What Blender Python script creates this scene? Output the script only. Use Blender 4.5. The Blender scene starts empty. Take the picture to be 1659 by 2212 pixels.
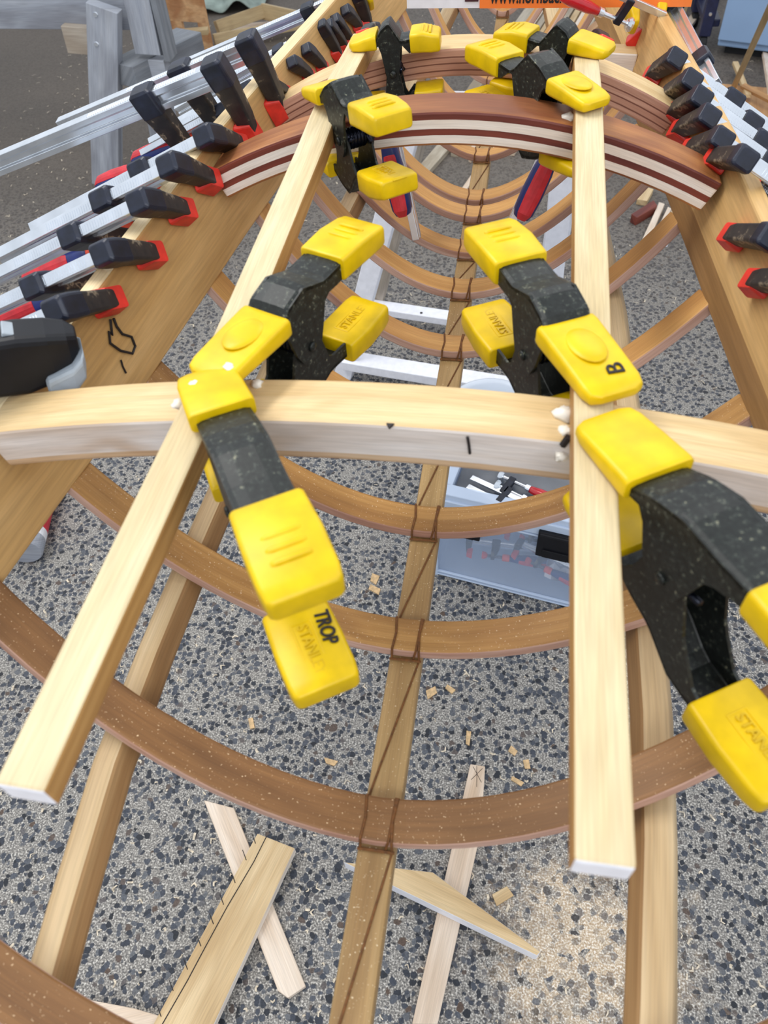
import bpy, bmesh, math, random
from mathutils import Vector, Matrix
V = Vector
R = math.radians
random.seed(7)
scene = bpy.context.scene
COL = scene.collection

# ------------------------------------------------------------------ camera model (metres; boat axis = +Y)
FPX, CXP, CYP = 1661.0, 829.5, 1106.0
CAM = V((0.066, 0.0, 1.40))
_d = V(((1227 - CXP) / FPX, (CYP + 873) / FPX, 1.0)).normalized()
_u0 = V((0, _d.z, -_d.y)).normalized()
_r0 = _d.cross(_u0)
if _r0.x < 0: _r0 = -_r0
_phi = R(-3)
_u = _u0 * math.cos(_phi) + _r0 * math.sin(_phi)
_r = _r0 * math.cos(_phi) - _u0 * math.sin(_phi)
RT, UP, FW = V((_r.x, _d.x, _u.x)), V((_r.y, _d.y, _u.y)), V((_r.z, _d.z, _u.z))

def ray(x, y): return FW + RT * ((x - CXP) / FPX) + UP * ((CYP - y) / FPX)
def onZ(x, y, z):
    r = ray(x, y); return CAM + r * ((z - CAM.z) / r.z)
def onY(x, y, Y):
    r = ray(x, y); return CAM + r * (Y / r.y)
def onX(x, y, X):
    r = ray(x, y); return CAM + r * ((X - CAM.x) / r.x)
def onP(x, y, p, n):
    r = ray(x, y); return CAM + r * ((p - CAM).dot(n) / r.dot(n))

cam = bpy.data.cameras.new('camera')
cam.sensor_fit = 'VERTICAL'; cam.sensor_height = 24.0; cam.lens = 24.0 * FPX / 2212.0
cam.clip_start = 0.02
cam_o = bpy.data.objects.new('camera', cam); COL.objects.link(cam_o)
cam_o.matrix_world = Matrix(((RT.x, UP.x, -FW.x, CAM.x), (RT.y, UP.y, -FW.y, CAM.y), (RT.z, UP.z, -FW.z, CAM.z), (0, 0, 0, 1)))
cam.dof.use_dof = True; cam.dof.focus_distance = 1.05; cam.dof.aperture_fstop = 6.5
scene.camera = cam_o

# ------------------------------------------------------------------ materials
def s2l(c):
    return tuple((x / 255 / 12.92) if x / 255 <= 0.04045 else (((x / 255) + 0.055) / 1.055) ** 2.4 for x in c) + (1,)

class NT:
    def __init__(self, name):
        self.m = bpy.data.materials.new(name); self.m.use_nodes = True
        self.t = self.m.node_tree; self.n = self.t.nodes; self.b = self.n['Principled BSDF']
    def add(self, k, **kw):
        n = self.n.new(k)
        for a, v in kw.items():
            if hasattr(n, a): setattr(n, a, v)
            else: n.inputs[a.replace('_', ' ')].default_value = v
        return n
    def lk(self, a, b): self.t.links.new(a, b)
    def ramp(self, stops):
        n = self.n.new('ShaderNodeValToRGB'); e = n.color_ramp.elements
        while len(e) < len(stops): e.new(0.5)
        for i, (p, c) in enumerate(stops): e[i].position = p; e[i].color = s2l(c) if max(c) > 1 else tuple(c) + (1,)
        return n
    def mix(self, f, a, b, mode='MIX'):
        n = self.n.new('ShaderNodeMix'); n.data_type = 'RGBA'; n.blend_type = mode
        for s, v in ((0, f), (6, a), (7, b)):
            if hasattr(v, 'is_linked'): self.lk(v, n.inputs[s])
            elif s == 0: n.inputs[0].default_value = v
            else: n.inputs[s].default_value = s2l(v) if len(v) == 3 else v
        return n.outputs[2]
    def base(self, o): self.lk(o, self.b.inputs['Base Color'])
    def bump(self, h, strength=0.3, dist=0.001):
        n = self.n.new('ShaderNodeBump'); n.inputs['Strength'].default_value = strength; n.inputs['Distance'].default_value = dist
        self.lk(h, n.inputs['Height']); self.lk(n.outputs[0], self.b.inputs['Normal'])

def plain(name, c, rough=0.5, metal=0.0, var=0.12, scale=60, spec=None, coat=0.0):
    k = NT(name); tc = k.add('ShaderNodeTexCoord')
    no = k.add('ShaderNodeTexNoise', Scale=scale, Detail=3.0); k.lk(tc.outputs['Object'], no.inputs['Vector'])
    c2 = tuple(max(0, min(255, int(x * (1 - var)))) for x in c); c3 = tuple(max(0, min(255, int(x * (1 + var * .6)))) for x in c)
    r = k.ramp([(0.3, c2), (0.7, c3)]); k.lk(no.outputs['Fac'], r.inputs['Fac']); k.base(r.outputs['Color'])
    k.b.inputs['Roughness'].default_value = rough; k.b.inputs['Metallic'].default_value = metal
    if coat: k.b.inputs['Coat Weight'].default_value = coat; k.b.inputs['Coat Roughness'].default_value = .15
    return k.m

def wood(name, a, b, c=None, su=5.0, sv=120.0, rough=0.55, contrast=(0.35, 0.65), dust=None, knots=0.0):
    """grain follows UV u (metres along the piece), v across"""
    k = NT(name); tc = k.add('ShaderNodeTexCoord'); oi = k.add('ShaderNodeObjectInfo')
    mp = k.add('ShaderNodeMapping'); k.lk(tc.outputs['UV'], mp.inputs['Vector'])
    mp.inputs['Scale'].default_value = (su, sv, 1)
    ad = k.add('ShaderNodeVectorMath', operation='ADD'); k.lk(mp.outputs[0], ad.inputs[0])
    cb = k.add('ShaderNodeCombineXYZ'); ml = k.add('ShaderNodeMath', operation='MULTIPLY'); ml.inputs[1].default_value = 37.0
    k.lk(oi.outputs['Random'], ml.inputs[0])
    for i in range(3): k.lk(ml.outputs[0], cb.inputs[i])
    k.lk(cb.outputs[0], ad.inputs[1])
    n1 = k.add('ShaderNodeTexNoise', Scale=1.0, Detail=4.0, Distortion=0.6); k.lk(ad.outputs[0], n1.inputs['Vector'])
    mp2 = k.add('ShaderNodeMapping'); k.lk(ad.outputs[0], mp2.inputs['Vector']); mp2.inputs['Scale'].default_value = (1.2, .22, 1)
    n2 = k.add('ShaderNodeTexNoise', Scale=1.0, Detail=2.0, Distortion=0.8); k.lk(mp2.outputs[0], n2.inputs['Vector'])
    mp3 = k.add('ShaderNodeMapping'); k.lk(ad.outputs[0], mp3.inputs['Vector']); mp3.inputs['Scale'].default_value = (6, 8, 1)
    n3 = k.add('ShaderNodeTexNoise', Scale=1.0, Detail=2.0); k.lk(mp3.outputs[0], n3.inputs['Vector'])
    r1 = k.ramp([(contrast[0], a), (contrast[1], b)]); k.lk(n1.outputs['Fac'], r1.inputs['Fac'])
    r2 = k.ramp([(0.42, (0, 0, 0)), (0.72, (1, 1, 1))]); k.lk(n2.outputs['Fac'], r2.inputs['Fac'])
    col = k.mix(r2.outputs['Color'], r1.outputs['Color'], c or a)
    r3 = k.ramp([(0.3, (225, 225, 225)), (0.7, (255, 255, 255))]); k.lk(n3.outputs['Fac'], r3.inputs['Fac'])
    col = k.mix(0.8, col, r3.outputs['Color'], 'MULTIPLY')
    if dust:
        vo = k.add('ShaderNodeTexNoise', Scale=620.0, Detail=1.0); k.lk(tc.outputs['Object'], vo.inputs['Vector'])
        rd = k.ramp([(0.70, (0, 0, 0)), (0.76, (1, 1, 1))]); k.lk(vo.outputs['Fac'], rd.inputs['Fac'])
        col = k.mix(rd.outputs['Color'], col, dust)
    k.base(col); k.b.inputs['Roughness'].default_value = rough
    k.bump(n1.outputs['Fac'], 0.15, 0.0006)
    return k.m

M = {}
M['strip_top'] = wood('pale_pine', (210, 191, 150), (221, 204, 166), (202, 180, 136), rough=.6)
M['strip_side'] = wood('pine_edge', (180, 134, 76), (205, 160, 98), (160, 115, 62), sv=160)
M['white_end'] = plain('white_painted_end_grain', (240, 240, 246), .6, var=.04)
M['beam_top'] = wood('beam_pine', (212, 181, 130), (226, 198, 150), (202, 168, 116), su=6, sv=140)
M['beam_face'] = wood('weathered_beam_face', (222, 212, 203), (236, 230, 226), (196, 170, 146), su=5, sv=90, contrast=(.3, .6))
M['beam_low'] = wood('beam_lower_edge', (200, 165, 125), (225, 200, 170), (185, 145, 105), su=5, sv=120)
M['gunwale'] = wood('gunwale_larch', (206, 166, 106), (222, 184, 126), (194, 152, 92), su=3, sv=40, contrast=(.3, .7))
M['gunwale_low_shade'] = wood('gunwale_painted_shade', (160, 122, 74), (180, 140, 90), (150, 112, 66), su=3, sv=40)  # shade painted into the wood colour of the right gunwale's lower band
M['gunwale_top'] = wood('gunwale_edge', (228, 204, 158), (240, 220, 180), (215, 185, 135), su=3, sv=120)
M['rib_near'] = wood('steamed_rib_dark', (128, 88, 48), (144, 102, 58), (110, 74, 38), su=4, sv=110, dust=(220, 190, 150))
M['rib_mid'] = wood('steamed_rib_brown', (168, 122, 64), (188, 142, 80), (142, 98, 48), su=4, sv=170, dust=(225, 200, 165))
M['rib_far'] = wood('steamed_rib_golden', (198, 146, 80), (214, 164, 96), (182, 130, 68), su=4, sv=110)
M['rib_edge'] = wood('rib_edge', (192, 152, 132), (212, 176, 158), (170, 122, 100), su=5, sv=150)
M['keel'] = wood('keel_strip', (172, 140, 90), (192, 160, 108), (150, 116, 70), su=3, sv=90, dust=(225, 205, 170))
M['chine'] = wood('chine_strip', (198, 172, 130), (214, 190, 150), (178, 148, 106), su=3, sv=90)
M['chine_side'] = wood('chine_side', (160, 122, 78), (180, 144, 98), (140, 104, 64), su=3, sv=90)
M['padauk'] = wood('red_brown_lamination', (112, 52, 40), (138, 66, 50), (92, 40, 34), su=5, sv=160)
M['padauk_top'] = wood('brown_beam_top', (150, 92, 48), (182, 122, 68), (122, 68, 40), su=5, sv=60)
M['white_lam'] = wood('white_lamination', (240, 228, 214), (248, 240, 230), (230, 212, 194), su=5, sv=140)
M['pink_lam'] = wood('pinkish_lamination', (190, 140, 116), (208, 162, 138), (170, 118, 96), su=5, sv=150)
M['dark_lam'] = wood('dark_glue_lamination', (120, 72, 58), (140, 90, 72), (104, 60, 48), su=5, sv=150)
M['cord'] = plain('brown_waxed_cord', (112, 70, 30), .7, var=.2, scale=300)
M['ink'] = plain('black_marker_ink', (28, 22, 24), .6)
M['glue'] = plain('dried_white_glue', (238, 232, 220), .35, var=.06, scale=120)
M['plank'] = wood('floor_offcut', (196, 160, 108), (212, 178, 128), (182, 146, 96), su=3, sv=70)
M['plank_pale'] = wood('pale_offcut', (222, 202, 180), (236, 220, 202), (205, 178, 150), su=3, sv=70)
M['plank_grey'] = wood('grey_old_offcut', (170, 158, 138), (192, 180, 160), (146, 130, 106), su=3, sv=70)
M['plank_warm'] = wood('warm_offcut', (190, 142, 92), (206, 162, 112), (164, 116, 72), su=3, sv=70)
M['plank_tan'] = wood('tan_offcut', (206, 176, 130), (222, 196, 152), (186, 154, 106), su=3, sv=70)
M['white_board'] = plain('white_painted_board', (238, 239, 246), .5, var=.03)
M['grey_wood'] = wood('weathered_grey_timber', (158, 164, 176), (182, 186, 194), (132, 134, 142), su=3, sv=45, contrast=(.3, .7))
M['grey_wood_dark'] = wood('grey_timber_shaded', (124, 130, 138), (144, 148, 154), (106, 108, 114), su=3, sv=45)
M['trestle_wood'] = wood('bare_trestle_post', (176, 164, 150), (196, 184, 168), (156, 140, 122), su=3, sv=60)
M['ply'] = wood('plywood', (196, 146, 98), (218, 172, 124), (168, 112, 70), su=9, sv=26, contrast=(.42, .56))
M['cardboard_wood'] = wood('box_board', (176, 152, 112), (196, 172, 130), (156, 130, 92), su=3, sv=40)
M['yellow'] = plain('yellow_vinyl', (218, 182, 2), .38, var=.08, scale=50)
M['yellow'].node_tree.nodes['Principled BSDF'].inputs['Specular IOR Level'].default_value = .35
M['yellow_dark'] = plain('raised_yellow_vinyl', (206, 170, 2), .38, var=.05, scale=50)
k = NT('worn_black_steel'); tc = k.add('ShaderNodeTexCoord')
no = k.add('ShaderNodeTexNoise', Scale=260.0, Detail=6.0, Roughness=.7); k.lk(tc.outputs['Object'], no.inputs['Vector'])
r = k.ramp([(0.35, (18, 20, 19)), (0.56, (30, 34, 32)), (0.63, (60, 66, 60)), (0.70, (150, 146, 120))]); k.lk(no.outputs['Fac'], r.inputs['Fac']); k.base(r.outputs['Color'])
k.b.inputs['Specular IOR Level'].default_value = .35; k.b.inputs['Roughness'].default_value = .42; k.bump(no.outputs['Fac'], .2, .0005); M['black_steel'] = k.m
M['spring'] = plain('blued_spring_steel', (26, 30, 46), .2, .6, var=.2)
M['cast'] = plain('navy_black_cast_iron', (26, 31, 47), .42, .1, var=.35, scale=90)
k = NT('scuffed_jaw_iron'); tc = k.add('ShaderNodeTexCoord')
no = k.add('ShaderNodeTexNoise', Scale=75.0, Detail=3.0); k.lk(tc.outputs['Object'], no.inputs['Vector'])
r = k.ramp([(0.4, (27, 27, 30)), (0.60, (46, 42, 40)), (0.66, (128, 116, 98)), (0.72, (36, 34, 34))]); k.lk(no.outputs['Fac'], r.inputs['Fac']); k.base(r.outputs['Color'])
k.b.inputs['Roughness'].default_value = .5; M['scuffed'] = k.m
M['steel'] = plain('galvanised_steel', (226, 232, 240), .22, .85, var=.06, scale=30)
M['thread'] = plain('threaded_steel', (120, 122, 126), .35, .8, var=.3)
M['red_pad'] = plain('red_plastic_pad', (216, 52, 40), .45, var=.12)
M['orange_collar'] = plain('orange_red_collar', (236, 84, 52), .45, var=.08)
M['blue_grip'] = plain('blue_handle', (32, 48, 112), .4, var=.15)
M['red_grip'] = plain('red_grip_insert', (206, 46, 56), .5, var=.12)
M['black_plastic'] = plain('black_plastic', (17, 18, 24), .45, var=.2)
M['black_plastic'].node_tree.nodes['Principled BSDF'].inputs['Specular IOR Level'].default_value = .3
M['clear_pad'] = plain('translucent_grey_pad', (186, 196, 206), .35, var=.06)
M['clear_pad'].node_tree.nodes['Principled BSDF'].inputs['Transmission Weight'].default_value = .35
M['red_tin'] = plain('red_tin', (196, 32, 52), .35, var=.08)
M['tin_white'] = plain('white_label', (230, 230, 234), .5, var=.03)
k = NT('frosted_box_plastic'); k.b.inputs['Base Color'].default_value = s2l((206, 222, 244)); k.b.inputs['Roughness'].default_value = .35
k.b.inputs['Alpha'].default_value = .80; M['frost'] = k.m
k = NT('clear_box_plastic'); k.b.inputs['Base Color'].default_value = s2l((196, 214, 240)); k.b.inputs['Roughness'].default_value = .2
k.b.inputs['Alpha'].default_value = .24; M['clear'] = k.m
k = NT('milky_plastic'); k.b.inputs['Base Color'].default_value = s2l((226, 234, 244)); k.b.inputs['Roughness'].default_value = .3
k.b.inputs['Alpha'].default_value = .75; M['milky'] = k.m
M['cabinet'] = plain('pale_blue_cabinet', (142, 170, 206), .4, var=.04, scale=3)
M['cart_blue'] = plain('dark_blue_cart', (30, 34, 66), .45, var=.15)
M['cloth_green'] = plain('grey_green_cloth', (62, 78, 76), .9, var=.2, scale=20)
M['cloth_navy'] = plain('navy_cloth', (36, 40, 66), .9, var=.2, scale=20)
M['bag'] = plain('pale_grey_green_fabric', (150, 164, 156), .85, var=.25, scale=12)
M['blue_tool'] = plain('bright_blue_plastic', (42, 112, 206), .4, var=.2)
M['rubble'] = plain('dark_plastic', (22, 22, 25), .7, var=.2)
M['orange'] = plain('orange_sign', (246, 128, 50), .5, var=.05, scale=8)
M['sign_dark'] = plain('dark_sign_print', (70, 30, 40), .5)
M['red_handle'] = plain('red_lacquer_handle', (196, 30, 40), .22, var=.08, coat=.5)
M['shaving'] = plain('pale_wood_shaving', (214, 200, 178), .7, var=.2, scale=200)
M['chip'] = plain('wood_chip', (204, 172, 128), .7, var=.15, scale=200)

# floor: exposed-aggregate concrete with sawdust
k = NT('exposed_aggregate_concrete'); tc = k.add('ShaderNodeTexCoord'); P = tc.outputs['Object']
nz = k.add('ShaderNodeTexNoise', Scale=40.0, Detail=2.0); k.lk(P, nz.inputs['Vector'])
va = k.add('ShaderNodeVectorMath', operation='MULTIPLY_ADD'); k.lk(nz.outputs['Color'], va.inputs[0]); va.inputs[1].default_value = (.016, .016, 0); k.lk(P, va.inputs[2])
v1 = k.add('ShaderNodeTexVoronoi', feature='DISTANCE_TO_EDGE', Scale=88.0); k.lk(va.outputs[0], v1.inputs['Vector'])
v2 = k.add('ShaderNodeTexVoronoi', feature='F1', Scale=88.0); k.lk(va.outputs[0], v2.inputs['Vector'])
stone = k.ramp([(0.0, (36, 40, 48)), (0.35, (62, 68, 80)), (0.7, (84, 89, 99)), (0.9, (108, 111, 116)), (1.0, (96, 78, 66))])
sp = k.add('ShaderNodeSeparateColor'); k.lk(v2.outputs['Color'], sp.inputs[0]); k.lk(sp.outputs[0], stone.inputs['Fac'])
big = k.add('ShaderNodeTexNoise', Scale=2.2, Detail=4.0); k.lk(P, big.inputs['Vector'])
fine = k.add('ShaderNodeTexNoise', Scale=330.0, Detail=3.0); k.lk(P, fine.inputs['Vector'])
mort = k.ramp([(0.34, (84, 83, 82)), (0.52, (138, 134, 128)), (0.68, (206, 202, 194))]); k.lk(fine.outputs['Fac'], mort.inputs['Fac'])
em = k.add('ShaderNodeMath', operation='SUBTRACT'); k.lk(v1.outputs['Distance'], em.inputs[0])
fm = k.add('ShaderNodeMath', operation='MULTIPLY_ADD'); k.lk(nz.outputs['Fac'], fm.inputs[0]); fm.inputs[1].default_value = .34; fm.inputs[2].default_value = -.06
k.lk(fm.outputs[0], em.inputs[1])
rad = k.add('ShaderNodeMath', operation='MULTIPLY_ADD'); k.lk(sp.outputs[2], rad.inputs[0]); rad.inputs[1].default_value = .16; rad.inputs[2].default_value = .40
f2 = k.add('ShaderNodeMath', operation='MULTIPLY_ADD'); k.lk(fine.outputs['Fac'], f2.inputs[0]); f2.inputs[1].default_value = .22; k.lk(v2.outputs['Distance'], f2.inputs[2])
f3 = k.add('ShaderNodeMath', operation='SUBTRACT'); k.lk(f2.outputs[0], f3.inputs[0]); k.lk(rad.outputs[0], f3.inputs[1])
ed = k.ramp([(0.04, (0, 0, 0)), (0.16, (1, 1, 1))]); k.lk(f3.outputs[0], ed.inputs['Fac'])
stv = k.ramp([(0.3, (170, 170, 170)), (0.7, (255, 255, 255))]); k.lk(fine.outputs['Fac'], stv.inputs['Fac'])
stc = k.mix(.8, stone.outputs['Color'], stv.outputs['Color'], 'MULTIPLY')
col = k.mix(ed.outputs['Color'], stc, mort.outputs['Color'])
# dusty brown film away from the near patch
sx = k.add('ShaderNodeSeparateXYZ'); k.lk(P, sx.inputs[0])
def smooth(out, a, b):
    mr = k.add('ShaderNodeMapRange', interpolation_type='SMOOTHSTEP'); mr.inputs['From Min'].default_value = a; mr.inputs['From Max'].default_value = b
    k.lk(out, mr.inputs['Value']); return mr.outputs[0]
def math2(op, a, b):
    n = k.add('ShaderNodeMath', operation=op)
    for i, v in enumerate((a, b)):
        if hasattr(v, 'is_linked'): k.lk(v, n.inputs[i])
        else: n.inputs[i].default_value = v
    n.use_clamp = op in ('ADD', 'MULTIPLY'); return n.outputs[0]
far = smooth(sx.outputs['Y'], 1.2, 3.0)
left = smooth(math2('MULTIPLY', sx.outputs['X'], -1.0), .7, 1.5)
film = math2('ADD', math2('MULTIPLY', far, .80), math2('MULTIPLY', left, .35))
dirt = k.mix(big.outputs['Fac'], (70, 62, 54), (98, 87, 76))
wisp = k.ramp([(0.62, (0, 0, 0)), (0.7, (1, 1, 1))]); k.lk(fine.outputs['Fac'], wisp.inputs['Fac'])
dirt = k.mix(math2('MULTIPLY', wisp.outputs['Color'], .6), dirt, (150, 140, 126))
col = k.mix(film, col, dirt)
# sawdust patch near the foot of the frame
sub = k.add('ShaderNodeVectorMath', operation='SUBTRACT'); k.lk(P, sub.inputs[0]); sub.inputs[1].default_value = (.27, .30, 0)
ln = k.add('ShaderNodeVectorMath', operation='LENGTH'); k.lk(sub.outputs[0], ln.inputs[0])
n5 = k.add('ShaderNodeTexNoise', Scale=14.0, Detail=6.0, Roughness=.7); k.lk(P, n5.inputs['Vector'])
dd = math2('ADD', math2('MULTIPLY', ln.outputs['Value'], 2.0), math2('MULTIPLY', n5.outputs['Fac'], .75))
dd2 = k.add('ShaderNodeMapRange', interpolation_type='SMOOTHSTEP'); k.lk(dd, dd2.inputs['Value'])
dd2.inputs['From Min'].default_value = .46; dd2.inputs['From Max'].default_value = .80; dd2.inputs['To Min'].default_value = .88; dd2.inputs['To Max'].default_value = 0
sd = k.ramp([(0.35, (176, 150, 120)), (0.5, (204, 184, 156)), (0.66, (240, 232, 220))]); k.lk(fine.outputs['Fac'], sd.inputs['Fac'])
keepst = math2('MULTIPLY', dd2.outputs[0], smooth(math2('SUBTRACT', 1.0, math2('MULTIPLY', sp.outputs[1], .75)), .2, .75))
col = k.mix(keepst, col, sd.outputs['Color'])
k.base(col); k.b.inputs['Roughness'].default_value = .72
hh = math2('SUBTRACT', 1.0, ed.outputs['Color'])
k.bump(hh, .35, .003); M['floor'] = k.m

# ------------------------------------------------------------------ object helpers
def mats(m): return [M[x] for x in (m if isinstance(m, (list, tuple)) else [m])]

class MB:
    def __init__(self): self.v = []; self.f = []; self.mi = []; self.uv = []
    def add(self, vs, fs, mi=0, uvs=None):
        o = len(self.v); self.v += [V(p) for p in vs]
        for i, f in enumerate(fs):
            self.f.append([a + o for a in f]); self.mi.append(mi[i] if isinstance(mi, list) else mi)
            self.uv.append(uvs[i] if uvs else None)
        return self
    def box(self, c, s, rot=None, mi=0):
        c = V(c); h = V(s) / 2; m = rot or Matrix.Identity(3)
        vs = [c + m @ V((x * h.x, y * h.y, z * h.z)) for x in (-1, 1) for y in (-1, 1) for z in (-1, 1)]
        fs = [(0, 1, 3, 2), (4, 6, 7, 5), (0, 4, 5, 1), (2, 3, 7, 6), (0, 2, 6, 4), (1, 5, 7, 3)]
        ax = [0, 1, 2]; L = max(ax, key=lambda i: s[i])
        loc = [V((x * h.x, y * h.y, z * h.z)) for x in (-1, 1) for y in (-1, 1) for z in (-1, 1)]
        oth = [i for i in ax if i != L]
        uvs = [[(loc[a][L], loc[a][oth[0]] + loc[a][oth[1]] * 1.0 + .3) for a in f] for f in fs]
        return self.add(vs, fs, mi, uvs)
    def bar(self, a, b, w, t, up=(0, 0, 1), mi=0):
        """board from a to b, width w (side), thickness t (along up)"""
        a, b = V(a), V(b); x = (b - a); L = x.length; x.normalize(); y = V(up).cross(x).normalized(); z = x.cross(y)
        return self.box((a + b) / 2, (L, w, t), Matrix((x, y, z)).transposed(), mi)
    def prism(self, pts, z0, z1, mi=0, mside=None, axis=None):
        """vertical prism over a polygon of (x, y); UV along the longest edge"""
        n = len(pts); P2 = [V((p[0], p[1])) for p in pts]
        if axis is None:
            e = max(((P2[(i + 1) % n] - P2[i]) for i in range(n)), key=lambda q: q.length).normalized()
        else: e = V(axis).normalized()
        g = V((-e.y, e.x)); u = [(p.dot(e), p.dot(g)) for p in P2]
        vs = [(p.x, p.y, z0) for p in P2] + [(p.x, p.y, z1) for p in P2]
        fs = [list(range(n))[::-1], list(range(n, 2 * n))] + [[i, (i + 1) % n, n + (i + 1) % n, n + i] for i in range(n)]
        h = z1 - z0
        uvs = [[u[i] for i in range(n)][::-1], u] + [[u[i], u[(i + 1) % n], (u[(i + 1) % n][0], u[(i + 1) % n][1] + h), (u[i][0], u[i][1] + h)] for i in range(n)]
        ms = mi if mside is None else mside
        return self.add(vs, fs, [mi, mi] + [ms] * n, uvs)
    def sweep(self, pts, prof, frames=None, up=(0, 0, 1), pm=0, cap=0, closed=True, caps=True):
        """sweep a profile [(side, up)] along pts; pm: material per profile segment"""
        pts = [V(p) for p in pts]; n = len(pts); m = len(prof); acc = 0; vs = []; us = []
        for i, p in enumerate(pts):
            t = (pts[min(i + 1, n - 1)] - pts[max(i - 1, 0)]).normalized()
            if frames: s, w = frames[i]
            else:
                s = t.cross(V(up)).normalized(); w = s.cross(t).normalized()
            if i: acc += (p - pts[i - 1]).length
            us.append(acc); pr = prof[i] if isinstance(prof[0], list) else prof
            vs += [p + s * a + w * b for a, b in pr]
        pr0 = prof[0] if isinstance(prof[0], list) else prof
        m = len(pr0); per = [0]
        for j in range(m):
            a, b = pr0[j], pr0[(j + 1) % m]; per.append(per[-1] + math.hypot(b[0] - a[0], b[1] - a[1]))
        fs = []; mi = []; uvs = []
        for i in range(n - 1):
            for j in range(m if closed else m - 1):
                j2 = (j + 1) % m
                fs.append((i * m + j, i * m + j2, (i + 1) * m + j2, (i + 1) * m + j))
                uvs.append([(us[i], per[j]), (us[i], per[j + 1]), (us[i + 1], per[j + 1]), (us[i + 1], per[j])])
                mi.append(pm[j] if isinstance(pm, (list, tuple)) else pm)
        if caps:
            for i, rev in ((0, True), (n - 1, False)):
                f = [i * m + j for j in range(m)]; q = [(pr0[j][0], pr0[j][1]) for j in range(m)]
                fs.append(f[::-1] if rev else f); uvs.append(q[::-1] if rev else q); mi.append(cap)
        return self.add(vs, fs, mi, uvs)
    def tube(self, pts, r, seg=8, mi=0, closed_path=False):
        pts = [V(p) for p in pts]; t0 = (pts[1] - pts[0]).normalized()
        up = V((0, 0, 1)) if abs(t0.z) < .9 else V((0, 1, 0))
        prof = [(r * math.cos(2 * math.pi * i / seg), r * math.sin(2 * math.pi * i / seg)) for i in range(seg)]
        fr = []; s = t0.cross(up).normalized()
        for i in range(len(pts)):
            t = (pts[min(i + 1, len(pts) - 1)] - pts[max(i - 1, 0)]).normalized()
            s = (s - t * s.dot(t)).normalized(); fr.append((s, s.cross(t)))
        return self.sweep(pts, prof, fr, pm=mi, cap=mi)
    def lathe(self, prof, seg=24, mi=0, mat=None):
        """prof [(r, z)] round z, mat places it"""
        n = len(prof); vs = []; T = mat or Matrix.Identity(4)
        for i in range(seg):
            a = 2 * math.pi * i / seg
            vs += [T @ V((r * math.cos(a), r * math.sin(a), z)) for r, z in prof]
        fs = []; mm = []
        for i in range(seg):
            for j in range(n - 1):
                fs.append((i * n + j, ((i + 1) % seg) * n + j, ((i + 1) % seg) * n + j + 1, i * n + j + 1))
                mm.append(mi[j] if isinstance(mi, list) else mi)
        if prof[0][0] > 1e-6: fs.append([i * n for i in range(seg)][::-1]); mm.append(mm[0])
        if prof[-1][0] > 1e-6: fs.append([i * n + n - 1 for i in range(seg)]); mm.append(mm[n - 2])
        return self.add(vs, fs, mm)
    def loft(self, secs, mi=0):
        """closed sections (lists of equal length), capped"""
        m = len(secs[0]); vs = [p for s in secs for p in s]; fs = []
        for i in range(len(secs) - 1):
            for j in range(m): fs.append((i * m + j, i * m + (j + 1) % m, (i + 1) * m + (j + 1) % m, (i + 1) * m + j))
        fs.append(list(range(m))[::-1]); fs.append([(len(secs) - 1) * m + j for j in range(m)])
        return self.add(vs, fs, mi)
    def build(self, name, m, parent=None, bevel=0, smooth=False, label=None, seg=2):
        me = bpy.data.meshes.new(name); off = V(parent['_loc']) if parent is not None and '_loc' in parent else V((0, 0, 0))
        org = off
        me.from_pydata([p - off for p in self.v], [], self.f)
        for x in mats(m): me.materials.append(x)
        uvl = me.uv_layers.new(name='UVMap'); li = 0
        for pi, p in enumerate(me.polygons):
            p.material_index = self.mi[pi]; u = self.uv[pi]
            for q in range(p.loop_total):
                if u: uvl.data[p.loop_start + q].uv = u[q]
                else:
                    c = me.vertices[me.loops[p.loop_start + q].vertex_index].co; uvl.data[p.loop_start + q].uv = (c.x + c.z * .3, c.y + c.z)
        bm = bmesh.new(); bm.from_mesh(me); bmesh.ops.remove_doubles(bm, verts=bm.verts, dist=1e-6); bmesh.ops.recalc_face_normals(bm, faces=bm.faces); bm.to_mesh(me); bm.free()
        o = bpy.data.objects.new(name, me); COL.objects.link(o)
        if parent is not None: o.parent = parent
        if smooth:
            for p in me.polygons: p.use_smooth = True
        if bevel:
            b = o.modifiers.new('bevel', 'BEVEL'); b.width = bevel; b.segments = seg; b.limit_method = 'ANGLE'; b.angle_limit = R(35)
            b.harden_normals = False
        if label: o['label'] = label
        return o

def thing(name, label, cat, loc=(0, 0, 0), group=None, mat=None):
    o = bpy.data.objects.new(name, None); COL.objects.link(o); o.empty_display_size = .05
    if mat is not None: o.matrix_world = mat; o['_loc'] = (0, 0, 0)
    else: o.location = loc; o['_loc'] = tuple(loc)
    o['label'] = label; o['category'] = cat
    if group: o['group'] = group
    return o
def tag(o, label, cat, group=None, kind=None):
    if label: o['label'] = label
    if cat: o['category'] = cat
    if group: o['group'] = group
    if kind: o['kind'] = kind
    return o
def origin(o):
    """move a top-level mesh's origin to the middle of its base"""
    vs = o.data.vertices; c = V((sum(v.co.x for v in vs) / len(vs), sum(v.co.y for v in vs) / len(vs), min(v.co.z for v in vs)))
    o.data.transform(Matrix.Translation(-c)); o.location = c; return o
def dup(root, mat, label=None, group=None):
    r = root.copy(); COL.objects.link(r); r.matrix_world = mat
    if label: r['label'] = label
    if group: r['group'] = group
    for ch in list(root.children):
        c = ch.copy(); COL.objects.link(c); c.parent = r
        for g in list(ch.children):
            d = g.copy(); COL.objects.link(d); d.parent = c
    return r
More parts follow.
